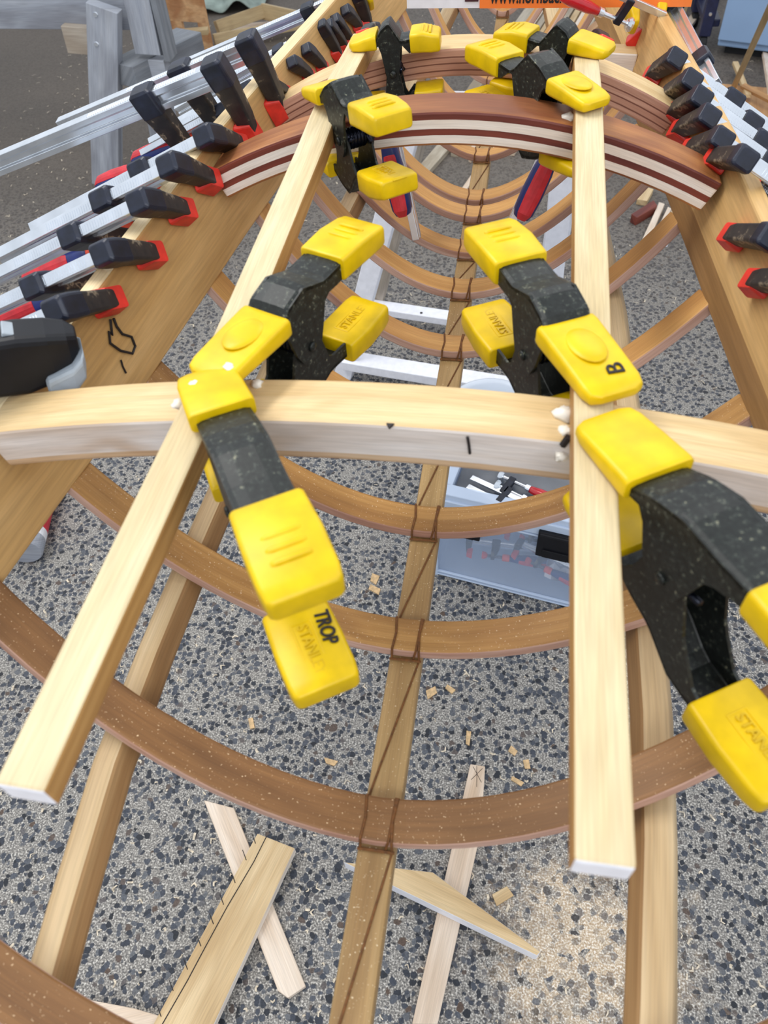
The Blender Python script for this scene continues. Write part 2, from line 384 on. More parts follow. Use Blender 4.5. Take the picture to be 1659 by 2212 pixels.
def text_obj(body, size, ext, name, m, parent, mat, bold=False, shear=0.0, sx=1.0):
    cu = bpy.data.curves.new(name, 'FONT'); cu.body = body; cu.size = size; cu.extrude = ext; cu.align_x = 'CENTER'; cu.align_y = 'CENTER'; cu.shear = shear
    if bold: cu.offset = size * .02
    cu.resolution_u = 3
    t = bpy.data.objects.new(name, cu); COL.objects.link(t)
    dg = bpy.context.evaluated_depsgraph_get(); me = bpy.data.meshes.new_from_object(t.evaluated_get(dg)); me.name = name
    bpy.data.objects.remove(t); bpy.data.curves.remove(cu)
    me.transform(Matrix.Diagonal((sx, 1, 1, 1))); me.transform(mat); me.materials.clear(); me.materials.append(M[m])
    if parent is not None: me.transform(Matrix.Translation(-V(parent['_loc'])))
    o = bpy.data.objects.new(name, me); COL.objects.link(o)
    if parent is not None: o.parent = parent
    return o
def frame(o, x, zhint):
    x = V(x).normalized(); y = V(zhint).cross(x).normalized(); z = x.cross(y)
    return Matrix(((x.x, y.x, z.x, o[0]), (x.y, y.y, z.y, o[1]), (x.z, y.z, z.z, o[2]), (0, 0, 0, 1)))
def lerp_table(tab, x):
    if x <= tab[0][0]: return tab[0][1]
    for (a, b), (c, d) in zip(tab, tab[1:]):
        if x <= c: return b + (d - b) * (x - a) / (c - a)
    (a, b), (c, d) = tab[-2:]; return d + (d - b) * (x - c) / (c - a)
def rrect(w, h, r, n=3):
    """rounded rectangle profile centred on 0"""
    out = []
    for cx, cy, a0 in ((w / 2 - r, h / 2 - r, 0), (-w / 2 + r, h / 2 - r, 90), (-w / 2 + r, -h / 2 + r, 180), (w / 2 - r, -h / 2 + r, 270)):
        for i in range(n + 1):
            a = R(a0 + 90 * i / n); out.append((cx + r * math.cos(a), cy + r * math.sin(a)))
    return out

# ------------------------------------------------------------------ floor
fl = MB(); fl.add([(-9, -4, 0), (9, -4, 0), (9, 12, 0), (-9, 12, 0)], [(0, 1, 2, 3)])
o = fl.build('floor', 'floor'); o['kind'] = 'structure'

# ------------------------------------------------------------------ the boat frame
WT = [(-.6, .29), (-.1, .345), (.3, .336), (.5, .303), (.78, .264), (.95, .245), (1.2, .215), (1.4, .19), (1.8, .135), (2.3, .06), (2.6, .03)]
def gw(Y): return lerp_table(WT, Y)
FLARE = .22
GT, GC, GB = 1.036, .966, .93          # top, crease, bottom of the gunwale boards
def dz(Y): return lerp_table([(-.3, -.042), (.0, -.04), (.3, -.034), (.5, -.024), (.8, 0), (1.2, .004), (2.0, .02)], Y)
def gx(Y, z): return gw(Y) + lerp_table([(.4, .12), (.8, .22), (1.2, .22), (3, .22)], Y) * (z - 1.0 - dz(Y))
def on_gunwale(x, y, side):
    X = side * .26
    for _ in range(30):
        q = onX(x, y, X); X = X * .4 + .6 * side * gx(q.y, q.z)
    return onX(x, y, X)
KF = thing('kayak_frame', 'wooden skin-on-frame kayak skeleton with bent ribs, gunwales, deck beams and stringers', 'boat frame', (0, .6, .75))
YS = [-.30 + i * .1 for i in range(29)]
for side in (-1, 1):
    mb = MB(); secs = []
    for Y in YS:
        s = side; th = .016; e = dz(Y); t_, c_, b_ = GT + e, GC + e, GB + e
        low = gx(Y, b_) if side < 0 else gx(Y, c_) - .002  # right side steeper below the crease, shaped to darken the band
        pr = [(s * low, b_), (s * gx(Y, c_), c_), (s * gx(Y, t_), t_), (s * (gx(Y, t_) + th), t_ + .001), (s * (gx(Y, b_) + th + .004), b_)]
        secs.append(pr)
    fr = [(V((1, 0, 0)), V((0, 0, 1)))] * len(YS)
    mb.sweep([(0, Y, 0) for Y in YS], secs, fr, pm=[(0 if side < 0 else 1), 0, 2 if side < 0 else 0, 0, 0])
    mb.build('gunwale', ['gunwale', 'gunwale_low_shade', 'gunwale_top'], KF, bevel=.0025)

def beam(Y0, Y1, crown, k, h, prof_kind, mlist, label=None, xr=None, skew=0):
    mb = MB(); n = 25; pts = []; fr = []
    ym = (Y0 + Y1) / 2; hw = gx(ym, crown - k * gw(ym) ** 2 - h / 2) + .002 if xr is None else None
    xs = [-hw + 2 * hw * i / (n - 1) for i in range(n)] if xr is None else [xr[0] + (xr[1] - xr[0]) * i / (n - 1) for i in range(n)]
    for x in xs:
        pts.append((x, ym + skew * x, crown - k * x * x)); t = V((1, 0, -2 * k * x)).normalized(); w = V((2 * k * x, 0, 1)).normalized(); fr.append((V((0, -1, 0)), w))
    d = (Y1 - Y0) / 2
    # front is side=+d
    ly = prof_kind
    tot = sum(l[0] for l in ly); z = 0; front = [(d, 0)]; pm = []
    for l, mi in ly:
        z -= h * l / tot; front.append((d, z)); pm.append(mi)
    back = [(-d, p[1]) for p in front[::-1]]
    prof = front + back
    pmm = pm + [ly[-1][1]] + pm[::-1] + [len(mlist) - 1]
    mb.sweep(pts, prof, fr, pm=pmm, cap=ly[0][1])
    return mb.build('deck_beam', mlist, KF, bevel=.0025, label=label)

B1 = beam(.372, .417, 1.0455, .36, .036, [(.8, 0), (.2, 1)], ['beam_face', 'beam_low', 'beam_top'], label='pale pine deck beam nearest the viewer')
B2 = beam(.775, .822, 1.083, .94, .033, [(16, 0), (18, 1), (13, 0), (16, 1), (6, 2)], ['padauk', 'white_lam', 'padauk_top', 'padauk_top'], label='deck beam laminated from red-brown and white strips')
B3 = beam(.955, 1.0, 1.078, 1.15, .030, [(12, 0), (2, 1), (7, 0), (2, 1), (8, 0), (2, 1), (9, 0)], ['pink_lam', 'dark_lam', 'beam_top'], label='deck beam laminated from pinkish strips')
B4 = beam(1.19, 1.225, .998, .16, .028, [(1, 0)], ['white_lam', 'beam_top'], label='short whitish cross brace behind the pinkish beam', xr=(-.17, .212))

# deck stringers
STZ = [(.0, 1.050), (.1, 1.054), (.395, 1.061), (.8, 1.0885), (.98, 1.080), (1.08, 1.088)]
for side, y0, y1 in ((-1, .104, .992), (1, .107, .985)):
    mb = MB(); n = 16; pts = []
    for i in range(n):
        Y = y0 + (y1 - y0) * i / (n - 1); pts.append((.1255 if side > 0 else -lerp_table([(0, .143), (.4, .133), (.7, .1275), (1.2, .1275)], Y), Y, lerp_table(STZ, Y)))
    mb.sweep(pts, [(-.013, 0), (.013, 0), (.013, -.019), (-.013, -.019)], pm=[0, 1, 1, 1], cap=2)
    mb.build('deck_stringer', ['strip_top', 'strip_side', 'white_end'], KF, bevel=.002)

# ribs, keel and chines
def zb(Y): return lerp_table([(-1, .80), (0, .795), (.9, .789), (1.3, .792), (1.7, .80), (2.2, .83), (2.6, .87)], Y)
RIBS = [-.14, .008, .198, .365, .505, .655, .80, .93, 1.03, 1.13, 1.18, 1.325, 1.475, 1.63, 1.79, 1.96, 2.14, 2.32]
def rib_z(x, Y0, hw, pw=1.85): return zb(Y0) + (.934 + dz(Y0 + .06) * (1 if Y0 > .3 else .55) - zb(Y0)) * (abs(x) / hw) ** pw
for i, Y0 in enumerate(RIBS):
    rake = .098 if Y0 < .3 else .068; pw = 1.6 if Y0 < .3 else 1.85
    hw = gx(Y0 + rake, .93 + dz(Y0 + rake)) + .008; n = 33; pts = []; fr = []
    for j in range(n):
        a = -1 + 2 * j / (n - 1); x = hw * a; pts.append(V((x, Y0 + rake * a * a * (1.3 if a > 0 and Y0 < .3 else 1), rib_z(x, Y0, hw, pw))))
    for j in range(n):
        t = (pts[min(j + 1, n - 1)] - pts[max(j - 1, 0)]).normalized(); s = (V((0, -1, 0)) - t * (-t.y)).normalized(); w = s.cross(t)
        if w.z < 0: w = -w
        fr.append((s, w))
    mb = MB(); wd = .0172 if Y0 < 1.2 else .014
    mb.sweep(pts, [(-wd, 0), (wd, 0), (wd, -.012), (-wd, -.012)], fr, pm=[0, 1, 1, 1], cap=1)
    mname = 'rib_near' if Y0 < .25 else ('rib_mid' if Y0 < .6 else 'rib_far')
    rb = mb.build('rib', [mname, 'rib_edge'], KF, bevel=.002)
    if Y0 < 2.0:
        rb['_loc'] = KF['_loc']; mb = MB(); z0 = zb(Y0); kt = z0 - .0115
        for x in (-.0125, .0125):
            mb.tube([(x, Y0 - wd - .003, kt), (x * .96, Y0 - wd + .0005, z0 + .0012), (x * .85, Y0, z0 + .0014), (x, Y0 + wd - .0005, z0 + .0012), (x, Y0 + wd + .003, kt)], .0011, 6)
        mb.tube([(.007, Y0 - wd - .002, kt), (.0095, Y0 - wd, z0 + .001), (.011, Y0 + wd, z0 + .0012)], .001, 6)
        mb.tube([(-.0145, Y0 - wd - .0035, kt + .001), (0, Y0 - wd - .0035, kt + .0016), (.0145, Y0 - wd - .0035, kt + .001)], .0012, 6)
        mb.build('lashing', 'cord', rb)
YK = [-.3 + .1 * i for i in range(29)]
mb = MB(); mb.sweep([(0, Y, zb(Y) - .0125) for Y in YK], [(-.0145, 0), (.0145, 0), (.0145, -.024), (-.0145, -.024)], pm=[0, 0, 0, 0]); KE = mb.build('keel', 'keel', KF, bevel=.003)
KE['_loc'] = KF['_loc']
for a, b in zip(RIBS, RIBS[1:]):
    if b - a > .07 and b < 2: mb = MB(); mb.tube([(-.0125, a + .02, zb(a) - .0118), (.0, (a + b) / 2, zb((a + b) / 2) - .0118), (.0125, b - .02, zb(b) - .0118)], .0009, 6); mb.build('running_cord', 'cord', KE)
for side in (-1, 1):
    mb = MB(); pts = []; fr = []
    for Y in YK:
        hw = gx(Y + .035, .93 + dz(Y)) + .008; x = side * hw * (lerp_table([(-.3, .53), (0, .555), (.1, .585), (.2, .61), (.4, .65), (.8, .715), (9, .715)], Y) - (lerp_table([(-.3, .045), (.2, .035), (.6, 0), (9, 0)], Y) if side > 0 else 0)); z = rib_z(x, Y, hw) - .0125
        sl = side * (.934 - zb(Y)) * 1.85 * .715 ** .85 / hw; w = V((-sl, 0, 1)).normalized(); pts.append(V((x, Y, z)) - w * 0.0); fr.append((V((w.z, 0, -w.x)), w))
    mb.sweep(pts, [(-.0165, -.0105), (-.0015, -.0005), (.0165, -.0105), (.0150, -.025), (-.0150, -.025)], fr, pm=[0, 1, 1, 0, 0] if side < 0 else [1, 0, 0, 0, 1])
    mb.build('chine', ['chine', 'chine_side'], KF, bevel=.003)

# pencil and marker marks, glue on the frame
def gun_pt(x, y, side, off=.0012):
    q = on_gunwale(x, y, side); return q - V((side, 0, -.2)).normalized() * off
def mark(name, pts, r, f=None):
    mb = MB(); mb.tube([gun_pt(*p, -1) if f is None else f(*p) for p in pts], r, 6); return mb.build(name, 'ink', KF)
mark('marker_drawing', ((236, 690), (238, 706), (240, 724), (233, 716), (236, 742), (258, 758), (284, 764), (290, 748), (282, 728), (262, 722), (250, 706), (243, 688)), .0013)
mark('marker_tick', ((259, 778), (263, 792), (270, 806)), .0010)
for st in (((4, 828), (14, 852)), ((34, 836), (38, 852)), ((44, 822), (50, 846)), ((56, 812), (62, 846)), ((48, 832), (74, 826)), ((58, 832), (76, 842))): mark('marker_stroke', st, .0016)
for c in ((735, 105), (722, 132), (752, 125), (760, 138), (505, 268), (518, 262)): mark('pencil_line', (c, (c[0] + 6, c[1] + 16)), .0006)
def on_face(x, y): return onY(x, y, .372 - .0012)
mark('pencil_mark', ((1010, 944), (1013, 962), (1015, 980)), .0010, on_face)
mark('marker_dash', ((1216, 962), (1228, 944)), .0026, on_face)
q = onZ(842, 922, 1.0452); mb = MB(); mb.lathe([(0, .0012), (.003, .0009), (.0034, -.0005)], 3, mat=Matrix.Translation(V((q.x, .3725, 1.0452))) @ Matrix.Rotation(R(-90), 4, 'Z')); mb.build('marker_notch', 'ink', KF)
def blob(mb, c, r, sq=(1, 1, .6), n=10):
    c = V(c); secs = []
    rng = random.Random(int(c.x * 9e4) + int(c.y * 7e4))
    for i in range(1, 7):
        a = math.pi * i / 7; secs.append([c + V((sq[0] * r * math.sin(a) * math.cos(2 * math.pi * j / n) * rng.uniform(.5, 1.25), sq[1] * r * math.sin(a) * math.sin(2 * math.pi * j / n) * rng.uniform(.5, 1.25), sq[2] * r * math.cos(a) * -1 * rng.uniform(.7, 1.2))) for j in range(n)])
    mb.loft(secs)
for x, y, z, r_ in ((.109, .398, 1.043, .0075), (.110, .383, 1.040, .006), (.1085, .3705, 1.030, .005), (.109, .790, 1.072, .008), (-.145, .40, 1.043, .0075), (-.109, .41, 1.042, .005), (-.150, .366, 1.058, .005)):
    mb = MB(); blob(mb, (x, y, z), r_); mb.build('glue_bead', 'glue', KF, smooth=True)

# ------------------------------------------------------------------ spring clamps
def spring_clamp(name, label, gap, Ln=.185, W=.036, jaw=.05, bump=False, ridges=True, emboss=True, group='yellow-tipped spring clamps', mat=None, hz=.026, hz2=None):
    """local: x from jaw tip to handle end, z up, origin where the upper jaw rests on the work"""
    t = thing(name, label, 'clamp', group=group, mat=mat or Matrix.Identity(4)); zc = -gap / 2; px = Ln * .47
    hzu = hz; hz2 = hz if hz2 is None else hz2
    TOP = lambda hz: [(.000, .0045), (jaw * .9, .0075), (Ln * .36, .020), (Ln * .47, .0265), (Ln * .60, hz), (Ln * .78, hz + .002), (Ln, hz)]
    for sgn in (1, -1):
        hz = hzu if sgn > 0 else hz2; top = TOP(hz); zt = lambda x: lerp_table(top, x)
        mir = lambda x, y, z: V((x, y, z if sgn > 0 else 2 * zc - z))
        wy = W / 2 if sgn > 0 else W / 2 - .0032
        mb = MB()
        xs = [.004 + (Ln - .012) * i / 22 for i in range(23)]
        # curved channel top with rolled edges
        secs = []
        for x in xs:
            z = zt(x); secs.append([mir(x, y * wy, z - (abs(y) ** 6) * .002) for y in (-1, -.8, -.4, 0, .4, .8, 1)] + [mir(x, y * wy, z - .0025 - (abs(y) ** 6) * .002) for y in (1, .8, .4, 0, -.4, -.8, -1)])
        mb.loft(secs)
        # side cheeks with pivot ears
        low = [(.004, .0), (jaw * .95, .002), (Ln * .33, .004), (Ln * .385, zc - .004), (Ln * .43, zc - .014), (Ln * .49, zc - .015), (Ln * .54, zc - .006), (Ln * .60, .004), (Ln * .70, hz - .014), (Ln - .01, hz - .010)]
        for sy in (-1, 1):
            n = 30; a = []; b = []
            for i in range(n):
                x = .006 + (Ln - .018) * i / (n - 1); zl = min(lerp_table(low, x), zt(x) - .003)
                for q, yy in ((a, sy * wy), (b, sy * (wy - .0022))):
                    q.append((mir(x, yy, zt(x) - .0015), mir(x, yy, zl)))
            o0 = len(mb.v); vs = [p for pr in a for p in pr] + [p for pr in b for p in pr]; fs = []
            for i in range(n - 1):
                fs += [(2 * i, 2 * i + 2, 2 * i + 3, 2 * i + 1), (2 * n + 2 * i, 2 * n + 2 * i + 1, 2 * n + 2 * i + 3, 2 * n + 2 * i + 2), (2 * i + 1, 2 * i + 3, 2 * n + 2 * i + 3, 2 * n + 2 * i + 1), (2 * i, 2 * n + 2 * i, 2 * n + 2 * i + 2, 2 * i + 2)]
            fs += [(0, 1, 2 * n + 1, 2 * n), (2 * n - 2, 4 * n - 2, 4 * n - 1, 2 * n - 1)]
            mb.add(vs, fs)
        arm = mb.build('upper_arm' if sgn > 0 else 'lower_arm', 'black_steel', t, smooth=False); arm['_loc'] = (0, 0, 0)
        # jaw cover: moulded sleeve
        mb = MB(); secs = []
        st = [(-.005, .62, .0025, .0085), (-.0015, .92, .0005, .0100), (.006, 1.0, .0, .0112), (jaw * .5, 1.03, .0, .0135), (jaw * .93, 1.06, .0, .0155), (jaw, 1.05, .0005, .0150)]
        for x, ws, z0, z1 in st:
            pr = rrect(2 * (W / 2 + .003) * ws, z1 - z0, min(.0035, (z1 - z0) * .4)); secs.append([mir(x, a, (z0 + z1) / 2 + b) for a, b in pr])
        mb.loft(secs)
        if bump:
            secs = []
            for i in range(1, 8):
                a = math.pi * i / 8; secs.append([mir(jaw * .58 + .0195 * math.sin(a) * math.cos(2 * math.pi * j / 20), .0125 * math.sin(a) * math.sin(2 * math.pi * j / 20), .0140 - .0024 * math.cos(a)) for j in range(20)])
            mb.loft(secs)
        jc = mb.build('jaw_cover', 'yellow', t, smooth=True, bevel=.001); jc['_loc'] = (0, 0, 0)
        # handle grip
        mb = MB(); secs = []; x0 = Ln * .72; x1 = Ln + .008
        for x, ws, dz, hh in ((x0, 1.0, .000, .0185), (x0 + .002, 1.04, .0, .0195), (x0 + (x1 - x0) * .45, 1.09, .0008, .0198), (x1 - .010, 1.06, .0, .0185), (x1 - .002, 1.0, -.0008, .0165), (x1, .90, -.0012, .0140)):
            zm = zt(min(x, Ln)) - .006 + dz; pr = rrect(2 * (W / 2 + .0028) * ws, hh, min(.0032, hh * .4)); secs.append([mir(x, a, zm + b) for a, b in pr])
        mb.loft(secs)
        if ridges:
            for q in range(3 if sgn > 0 else 0):
                xx = x0 + (x1 - x0) * (.42 + .13 * q); zz = zt(xx) + .0040
                mb.tube([mir(xx, -.011, zz - .001), mir(xx, -.008, zz + .0002), mir(xx, .008, zz + .0002), mir(xx, .011, zz - .001)], .0018, 8)
        gp = mb.build('handle_grip', 'yellow', t, smooth=True, bevel=.001); gp['_loc'] = (0, 0, 0)
        if sgn < 0 and emboss:
            zi = 2 * zc - (hz + .002 - .006) + .0098
            mb = MB(); xm = (x0 + x1) / 2 + .004
            for yy in (-.0065, .0065): mb.box((xm, yy, zi + .0002), (.042, .0013, .0012))
            for xx in (xm - .021, xm + .021): mb.box((xx, 0, zi + .0002), (.0013, .0143, .0012))
            mb.build('label_frame', 'yellow', gp, bevel=.0004)
            text_obj('STANLEY', .0105, .0006, 'embossed_lettering', 'yellow_dark', gp, Matrix.Translation((xm, 0, zi + .0007)), sx=.88)
    mb = MB(); T = Matrix.Translation((px, 0, zc)) @ Matrix.Rotation(R(90), 4, 'X')
    mb.lathe([(.0, -W / 2 - .0025), (.0035, -W / 2 - .002), (.0042, -W / 2 - .0002), (.003, -W / 2), (.003, W / 2), (.0042, W / 2 + .0002), (.0035, W / 2 + .002), (0, W / 2 + .0025)], 14, mat=T); mb.build('pivot_pin', 'black_steel', t, smooth=True)
    mb = MB(); pts = [(px + .006, -W / 2 + .006, zc), (px + Ln * .12, -W / 2 + .007, zc + .0035)][::-1]
    turns = 5.25
    for i in range(int(turns * 14) + 1):
        a = 2 * math.pi * i / 14; pts.append((px + .0082 * math.cos(a), -W / 2 + .007 + (W - .014) * i / (turns * 14), zc + .0082 * math.sin(a)))
    pts.append((px + Ln * .12, W / 2 - .007, zc - .0035))
    mb.tube(pts, .0021, 7); mb.build('torsion_spring', 'spring', t, smooth=True)
    return t

def clamp_mat(p, d, pitch=0.0, roll=0.0, lift=0.0):
    d = V((d[0], d[1], 0)).normalized() * math.cos(R(pitch)) + V((0, 0, math.sin(R(pitch))))
    m = frame(V(p) + V((0, 0, lift)), d, (0, 0, 1)); return m @ Matrix.Rotation(R(roll), 4, 'X')

SX = .1275
A = spring_clamp('spring_clamp', 'worn spring clamp with TROP written on its lower yellow grip', .053, .203, .036, .046, hz=.024, hz2=.036, mat=clamp_mat((-.134, .385, 1.0615), (.106, -.168)))
# handwritten TROP on the lower grip of the first clamp
for ch in A.children:
    if ch.name.startswith('handle_grip') and len(ch.children):
        ch['label'] = 'lower yellow grip with handwritten black letters'
        lo = ch
zi = -.053 - (.036 + .002 - .006) + .0100
text_obj('TROP', .0135, .0005, 'handwritten_letters', 'ink', lo, Matrix.Translation((.171, .0135, zi + .0008)) @ Matrix.Rotation(R(-4), 4, 'Z'), bold=True, shear=.15, sx=.75)
for gx_, gy_, gr_ in ((.004, .016, .0042), (.010, -.010, .0036), (.030, .004, .0018)):
    mb = MB(); blob(mb, (gx_, gy_, .0112), gr_, (1.2, 1, .35)); mb.build('glue_smear', 'glue', A, smooth=True)
B = spring_clamp('spring_clamp', 'worn spring clamp on the right stringer, handles toward the lower right corner', .053, .205, .038, .055, hz=.026, hz2=.046, mat=clamp_mat((.131, .366, 1.0610), (.080, -.132)))
C = spring_clamp('spring_clamp', 'spring clamp with domed yellow jaws behind the near beam, on the left stringer', .053, .192, .034, .066, bump=True, hz=.018, mat=clamp_mat((-.131, .388, 1.0615), (.068, .166)))
D = spring_clamp('spring_clamp', 'spring clamp with a letter B drawn on its yellow jaw, on the right stringer', .053, .196, .036, .070, bump=True, hz=.018, mat=clamp_mat((.138, .395, 1.0615), (-.086, .165)))
for ch in D.children:
    if ch.name.startswith('jaw_cover'): jd = ch; break
jd['label'] = 'yellow jaw cover with a hand-drawn letter B'
text_obj('B', .0165, .0006, 'handwritten_letter', 'ink', jd, Matrix.Translation((.0135, -.007, .0124)) @ Matrix.Rotation(R(-8), 4, 'Z') @ Matrix.Rotation(R(-4), 4, 'Y'), sx=1.15)
Ecl = spring_clamp('spring_clamp', 'spring clamp gripping the left stringer to the red and white striped beam', .052, .148, .033, .040, hz=.010, hz2=.006, mat=clamp_mat((-.139, .797, 1.0890), (.078, -.100), pitch=8))
G = spring_clamp('spring_clamp', 'spring clamp with a large yellow jaw on the right stringer at the striped beam', .052, .190, .029, .052, bump=True, hz=.004, mat=clamp_mat((.130, .770, 1.0885), (-.119, .155)))
F = spring_clamp('spring_clamp', 'spring clamp gripping the left stringer to the pinkish beam', .052, .088, .027, .026, hz=.008, emboss=False, mat=clamp_mat((-.128, .940, 1.0825), (.10, .005), pitch=4))
H = spring_clamp('spring_clamp', 'spring clamp gripping the right stringer to the pinkish beam', .052, .118, .028, .038, hz=.006, emboss=False, mat=clamp_mat((.146, .915, 1.0835), (-.116, .050), pitch=2))

# ------------------------------------------------------------------ bar clamps along the gunwales
def f_clamp(label, group, mat, work=.032, reach=.056, length=.28, sc=1.0, handle=True, name='bar_clamp', railh=.019, hs=1.0):
    """local: origin where the fixed pad meets the work, +x along the bar towards the handle, bar above at z=reach"""
    t = thing(name, label, 'clamp', group=group, mat=mat); s = sc
    mb = MB(); bw, bh = .0095 * s, railh * s; zb_ = reach
    prof = [(-bw / 2, -bh / 2), (bw / 2, -bh / 2), (bw / 2, -bh * .22), (bw * .22, -bh * .14), (bw * .22, bh * .14), (bw / 2, bh * .22), (bw / 2, bh / 2), (-bw / 2, bh / 2), (-bw / 2, bh * .22), (-bw * .22, bh * .14), (-bw * .22, -bh * .14), (-bw / 2, -bh * .22)]
    mb.sweep([(-.016 * s, 0, zb_), (length, 0, zb_)], prof); b = mb.build('rail', 'steel', t, bevel=.0006); b['_loc'] = (0, 0, 0)
    mb = MB()
    for i in range(46):
        x = .008 + i * .0034
        if x < length - .01: mb.box((x, 0, zb_ + bh / 2 + .0001), (.0012, bw * .6, .0006))
    mb.build('rail_teeth', 'steel', b)['kind'] = 'stuff'
    def jaw(x0, x1, name_):
        mb = MB(); xm = (x0 + x1) / 2; d = x1 - x0; secs = []
        for z, wx, wy, ox in ((zb_ + bh * .72, .78, .0140, 0), (zb_ + bh * .60, 1.0, .0180, 0), (zb_ + bh * .1, 1.0, .0190, 0), (zb_ - bh * .55, 1.0, .0180, 0)):
            secs.append([(xm + ox + a, bb, z) for a, bb in rrect(d * wx, wy * s, .003 * s)])
        mb.loft(secs); j1 = mb.build(name_, 'cast', t, bevel=.0008, smooth=False); j1['_loc'] = (0, 0, 0)
        mb = MB(); secs = []
        for z, wx, wy, ox in ((zb_ - bh * .50, .96, .0172, 0), (zb_ - bh * .9, .9, .0160, .02 * d), (.014 * s, .74, .0150, .10 * d), (-.004 * s, .52, .0140, .2 * d), (-.009 * s, .40, .0120, .24 * d)):
            q = ox if x0 < 0 else -ox
            secs.append([(xm + q + a, bb, z) for a, bb in rrect(d * wx, wy * s, .0022 * s)])
        mb.loft(secs); mb.build('jaw_arm', 'scuffed', j1, bevel=.0008)
        return j1
    jaw(-.024 * s, -.0035, 'fixed_jaw')
    mb = MB(); secs = []
    for x, w_, h_ in ((-.016 * s, .017, .020), (-.004, .021, .026), (-.001, .0215, .027), (0, .020, .025)):
        secs.append([(x, a, .001 + b) for a, b in rrect(w_ * s, h_ * s, .003)])
    mb.loft(secs); mb.build('pad', 'red_pad', t, bevel=.0006)
    x2 = work + .026 * s
    jaw(x2, x2 + .024 * s, 'sliding_jaw')
    X = Matrix.Translation((0, 0, 0)) @ Matrix.Rotation(R(90), 4, 'Y')
    mb = MB(); mb.lathe([(.0, work + .001), (.0105 * s, work + .001), (.0115 * s, work + .005), (.009 * s, work + .010), (.005 * s, work + .013), (0, work + .013)], 16, mat=X); mb.build('swivel_pad', 'red_pad', t, smooth=False)
    mb = MB(); pr = []
    z0 = work + .011; z1 = x2 + .05 * s; n = int((z1 - z0) / .0011)
    for i in range(n): pr.append(((.0052 if i % 2 else .0042) * s, z0 + i * (z1 - z0) / n))
    mb.lathe([(0, z0)] + pr + [(0, z1)], 12, mat=X); mb.build('spindle', 'thread', t)
    if handle:
        h0 = x2 + .034 * s; s_ = s; s = s * hs
        mb = MB(); mb.lathe([(0, h0), (.0095 * s, h0), (.0105 * s, h0 + .003), (.0105 * s, h0 + .018 * s), (.009 * s, h0 + .021 * s), (0, h0 + .021 * s)], 18, mat=X); mb.build('collar', 'orange_collar', t, smooth=False)
        g0 = h0 + .0195 * s; mb = MB(); secs = []
        hp = [(0, .0082), (.008, .0098), (.022, .0112), (.045, .0142), (.075, .0152), (.096, .0140), (.104, .0105), (.106, .006)]
        for q, r_ in hp:
            secs.append([(g0 + q * s, r_ * s * math.cos(2 * math.pi * i / 16) * (1 - .06 * math.cos(8 * math.pi * i / 16)), r_ * s * math.sin(2 * math.pi * i / 16) * (1 - .06 * math.cos(8 * math.pi * i / 16))) for i in range(16)])
        mb.loft(secs); hd = mb.build('handle', 'blue_grip', t, smooth=True); hd['_loc'] = (0, 0, 0)
        for sg in (-1, 1):
            mb = MB(); secs = []
            for q, r_ in ((.028, .0122), (.034, .0136), (.05, .0156), (.075, .0164), (.098, .0148), (.1065, .0090)):
                secs.append([(g0 + q * s, r_ * s * k_ * math.sin(a), sg * r_ * s * k_ * math.cos(a)) for k_, a in [(1, R(v)) for v in (-40, -24, -8, 8, 24, 40)] + [(.8, R(40)), (.8, R(-40))]])
            mb.loft(secs); mb.build('grip_insert', 'red_grip', hd, smooth=False, bevel=.0006)
    return t

def f_mat(p, b, theta):
    """p: contact point, b: bar direction, theta: turn of the jaw from straight down toward +Y"""
    b = V(b).normalized(); dn = V((0, 0, -1)); dn = (dn - b * dn.dot(b)).normalized(); ey = V((0, 1, 0)); ey = (ey - b * ey.dot(b)).normalized()
    j = dn * math.cos(R(theta)) + ey * math.sin(R(theta)); j = (j - b * j.dot(b)).normalized(); z = -j; y = z.cross(b)
    return Matrix(((b.x, y.x, z.x, p[0]), (b.y, y.y, z.y, p[1]), (b.z, y.z, z.z, p[2]), (0, 0, 0, 1)))

BL = (-.905, .02, -.415); BR = (.86, -.02, -.50)
BLL = (-.94, .04, -.33)
GL, GRR = 'bar clamps along the left gunwale', 'bar clamps along the right gunwale'
def put(side, px, theta, label, length=.28, sc=1.0, reach=.056, b=None, **kw):
    p = on_gunwale(px[0], px[1], side)
    return f_clamp(label, GL if side < 0 else GRR, f_mat(p, b or (BL if side < 0 else BR), theta), length=length, sc=sc, reach=reach, **kw)
LEFT = [((222, 655), 62, 'bar clamp on the left gunwale nearest the viewer with large red pad'), ((312, 556), 58, 'second bar clamp from the near end of the left gunwale'),
        ((380, 462), 55, 'third bar clamp from the near end of the left gunwale'), ((437, 396), 52, 'left bar clamp just before the striped beam end'),
        ((500, 322), 58, 'left bar clamp just beyond the striped beam end, black jaw without visible pad')]
for px, th, lb in LEFT: put(-1, px, th, lb, length=.26, sc=1.18, reach=.062, hs=.85)
put(-1, (524, 292), 12, 'long bar clamp whose rail end sticks out farthest on the left', length=.34, sc=1.25, reach=.072, b=BLL, hs=.72)
put(-1, (588, 240), 10, 'long bar clamp with upright black jaw and red pad at the pinkish beam end', length=.28, sc=1.25, reach=.074, b=BLL, hs=.72)
for px, th, lb, ln in (((608, 205), 58, 'left bar clamp beside the pinkish beam end, dark jaw lying low', .2), ((660, 168), 52, 'left bar clamp in the far cluster, nearest of its row', .24),
                   ((690, 150), 45, 'left bar clamp in the far cluster, second of its row', .24), ((722, 122), 25, 'left bar clamp in the far cluster with upright jaw', .26),
                   ((735, 104), 40, 'left bar clamp in the far cluster, fourth of its row', .24), ((748, 92), 40, 'left bar clamp in the far cluster, fifth of its row', .26), ((768, 62), 48, 'left bar clamp farthest but one up the gunwale', .2)):
    put(-1, px, th, lb, length=ln, sc=.8, reach=.044)
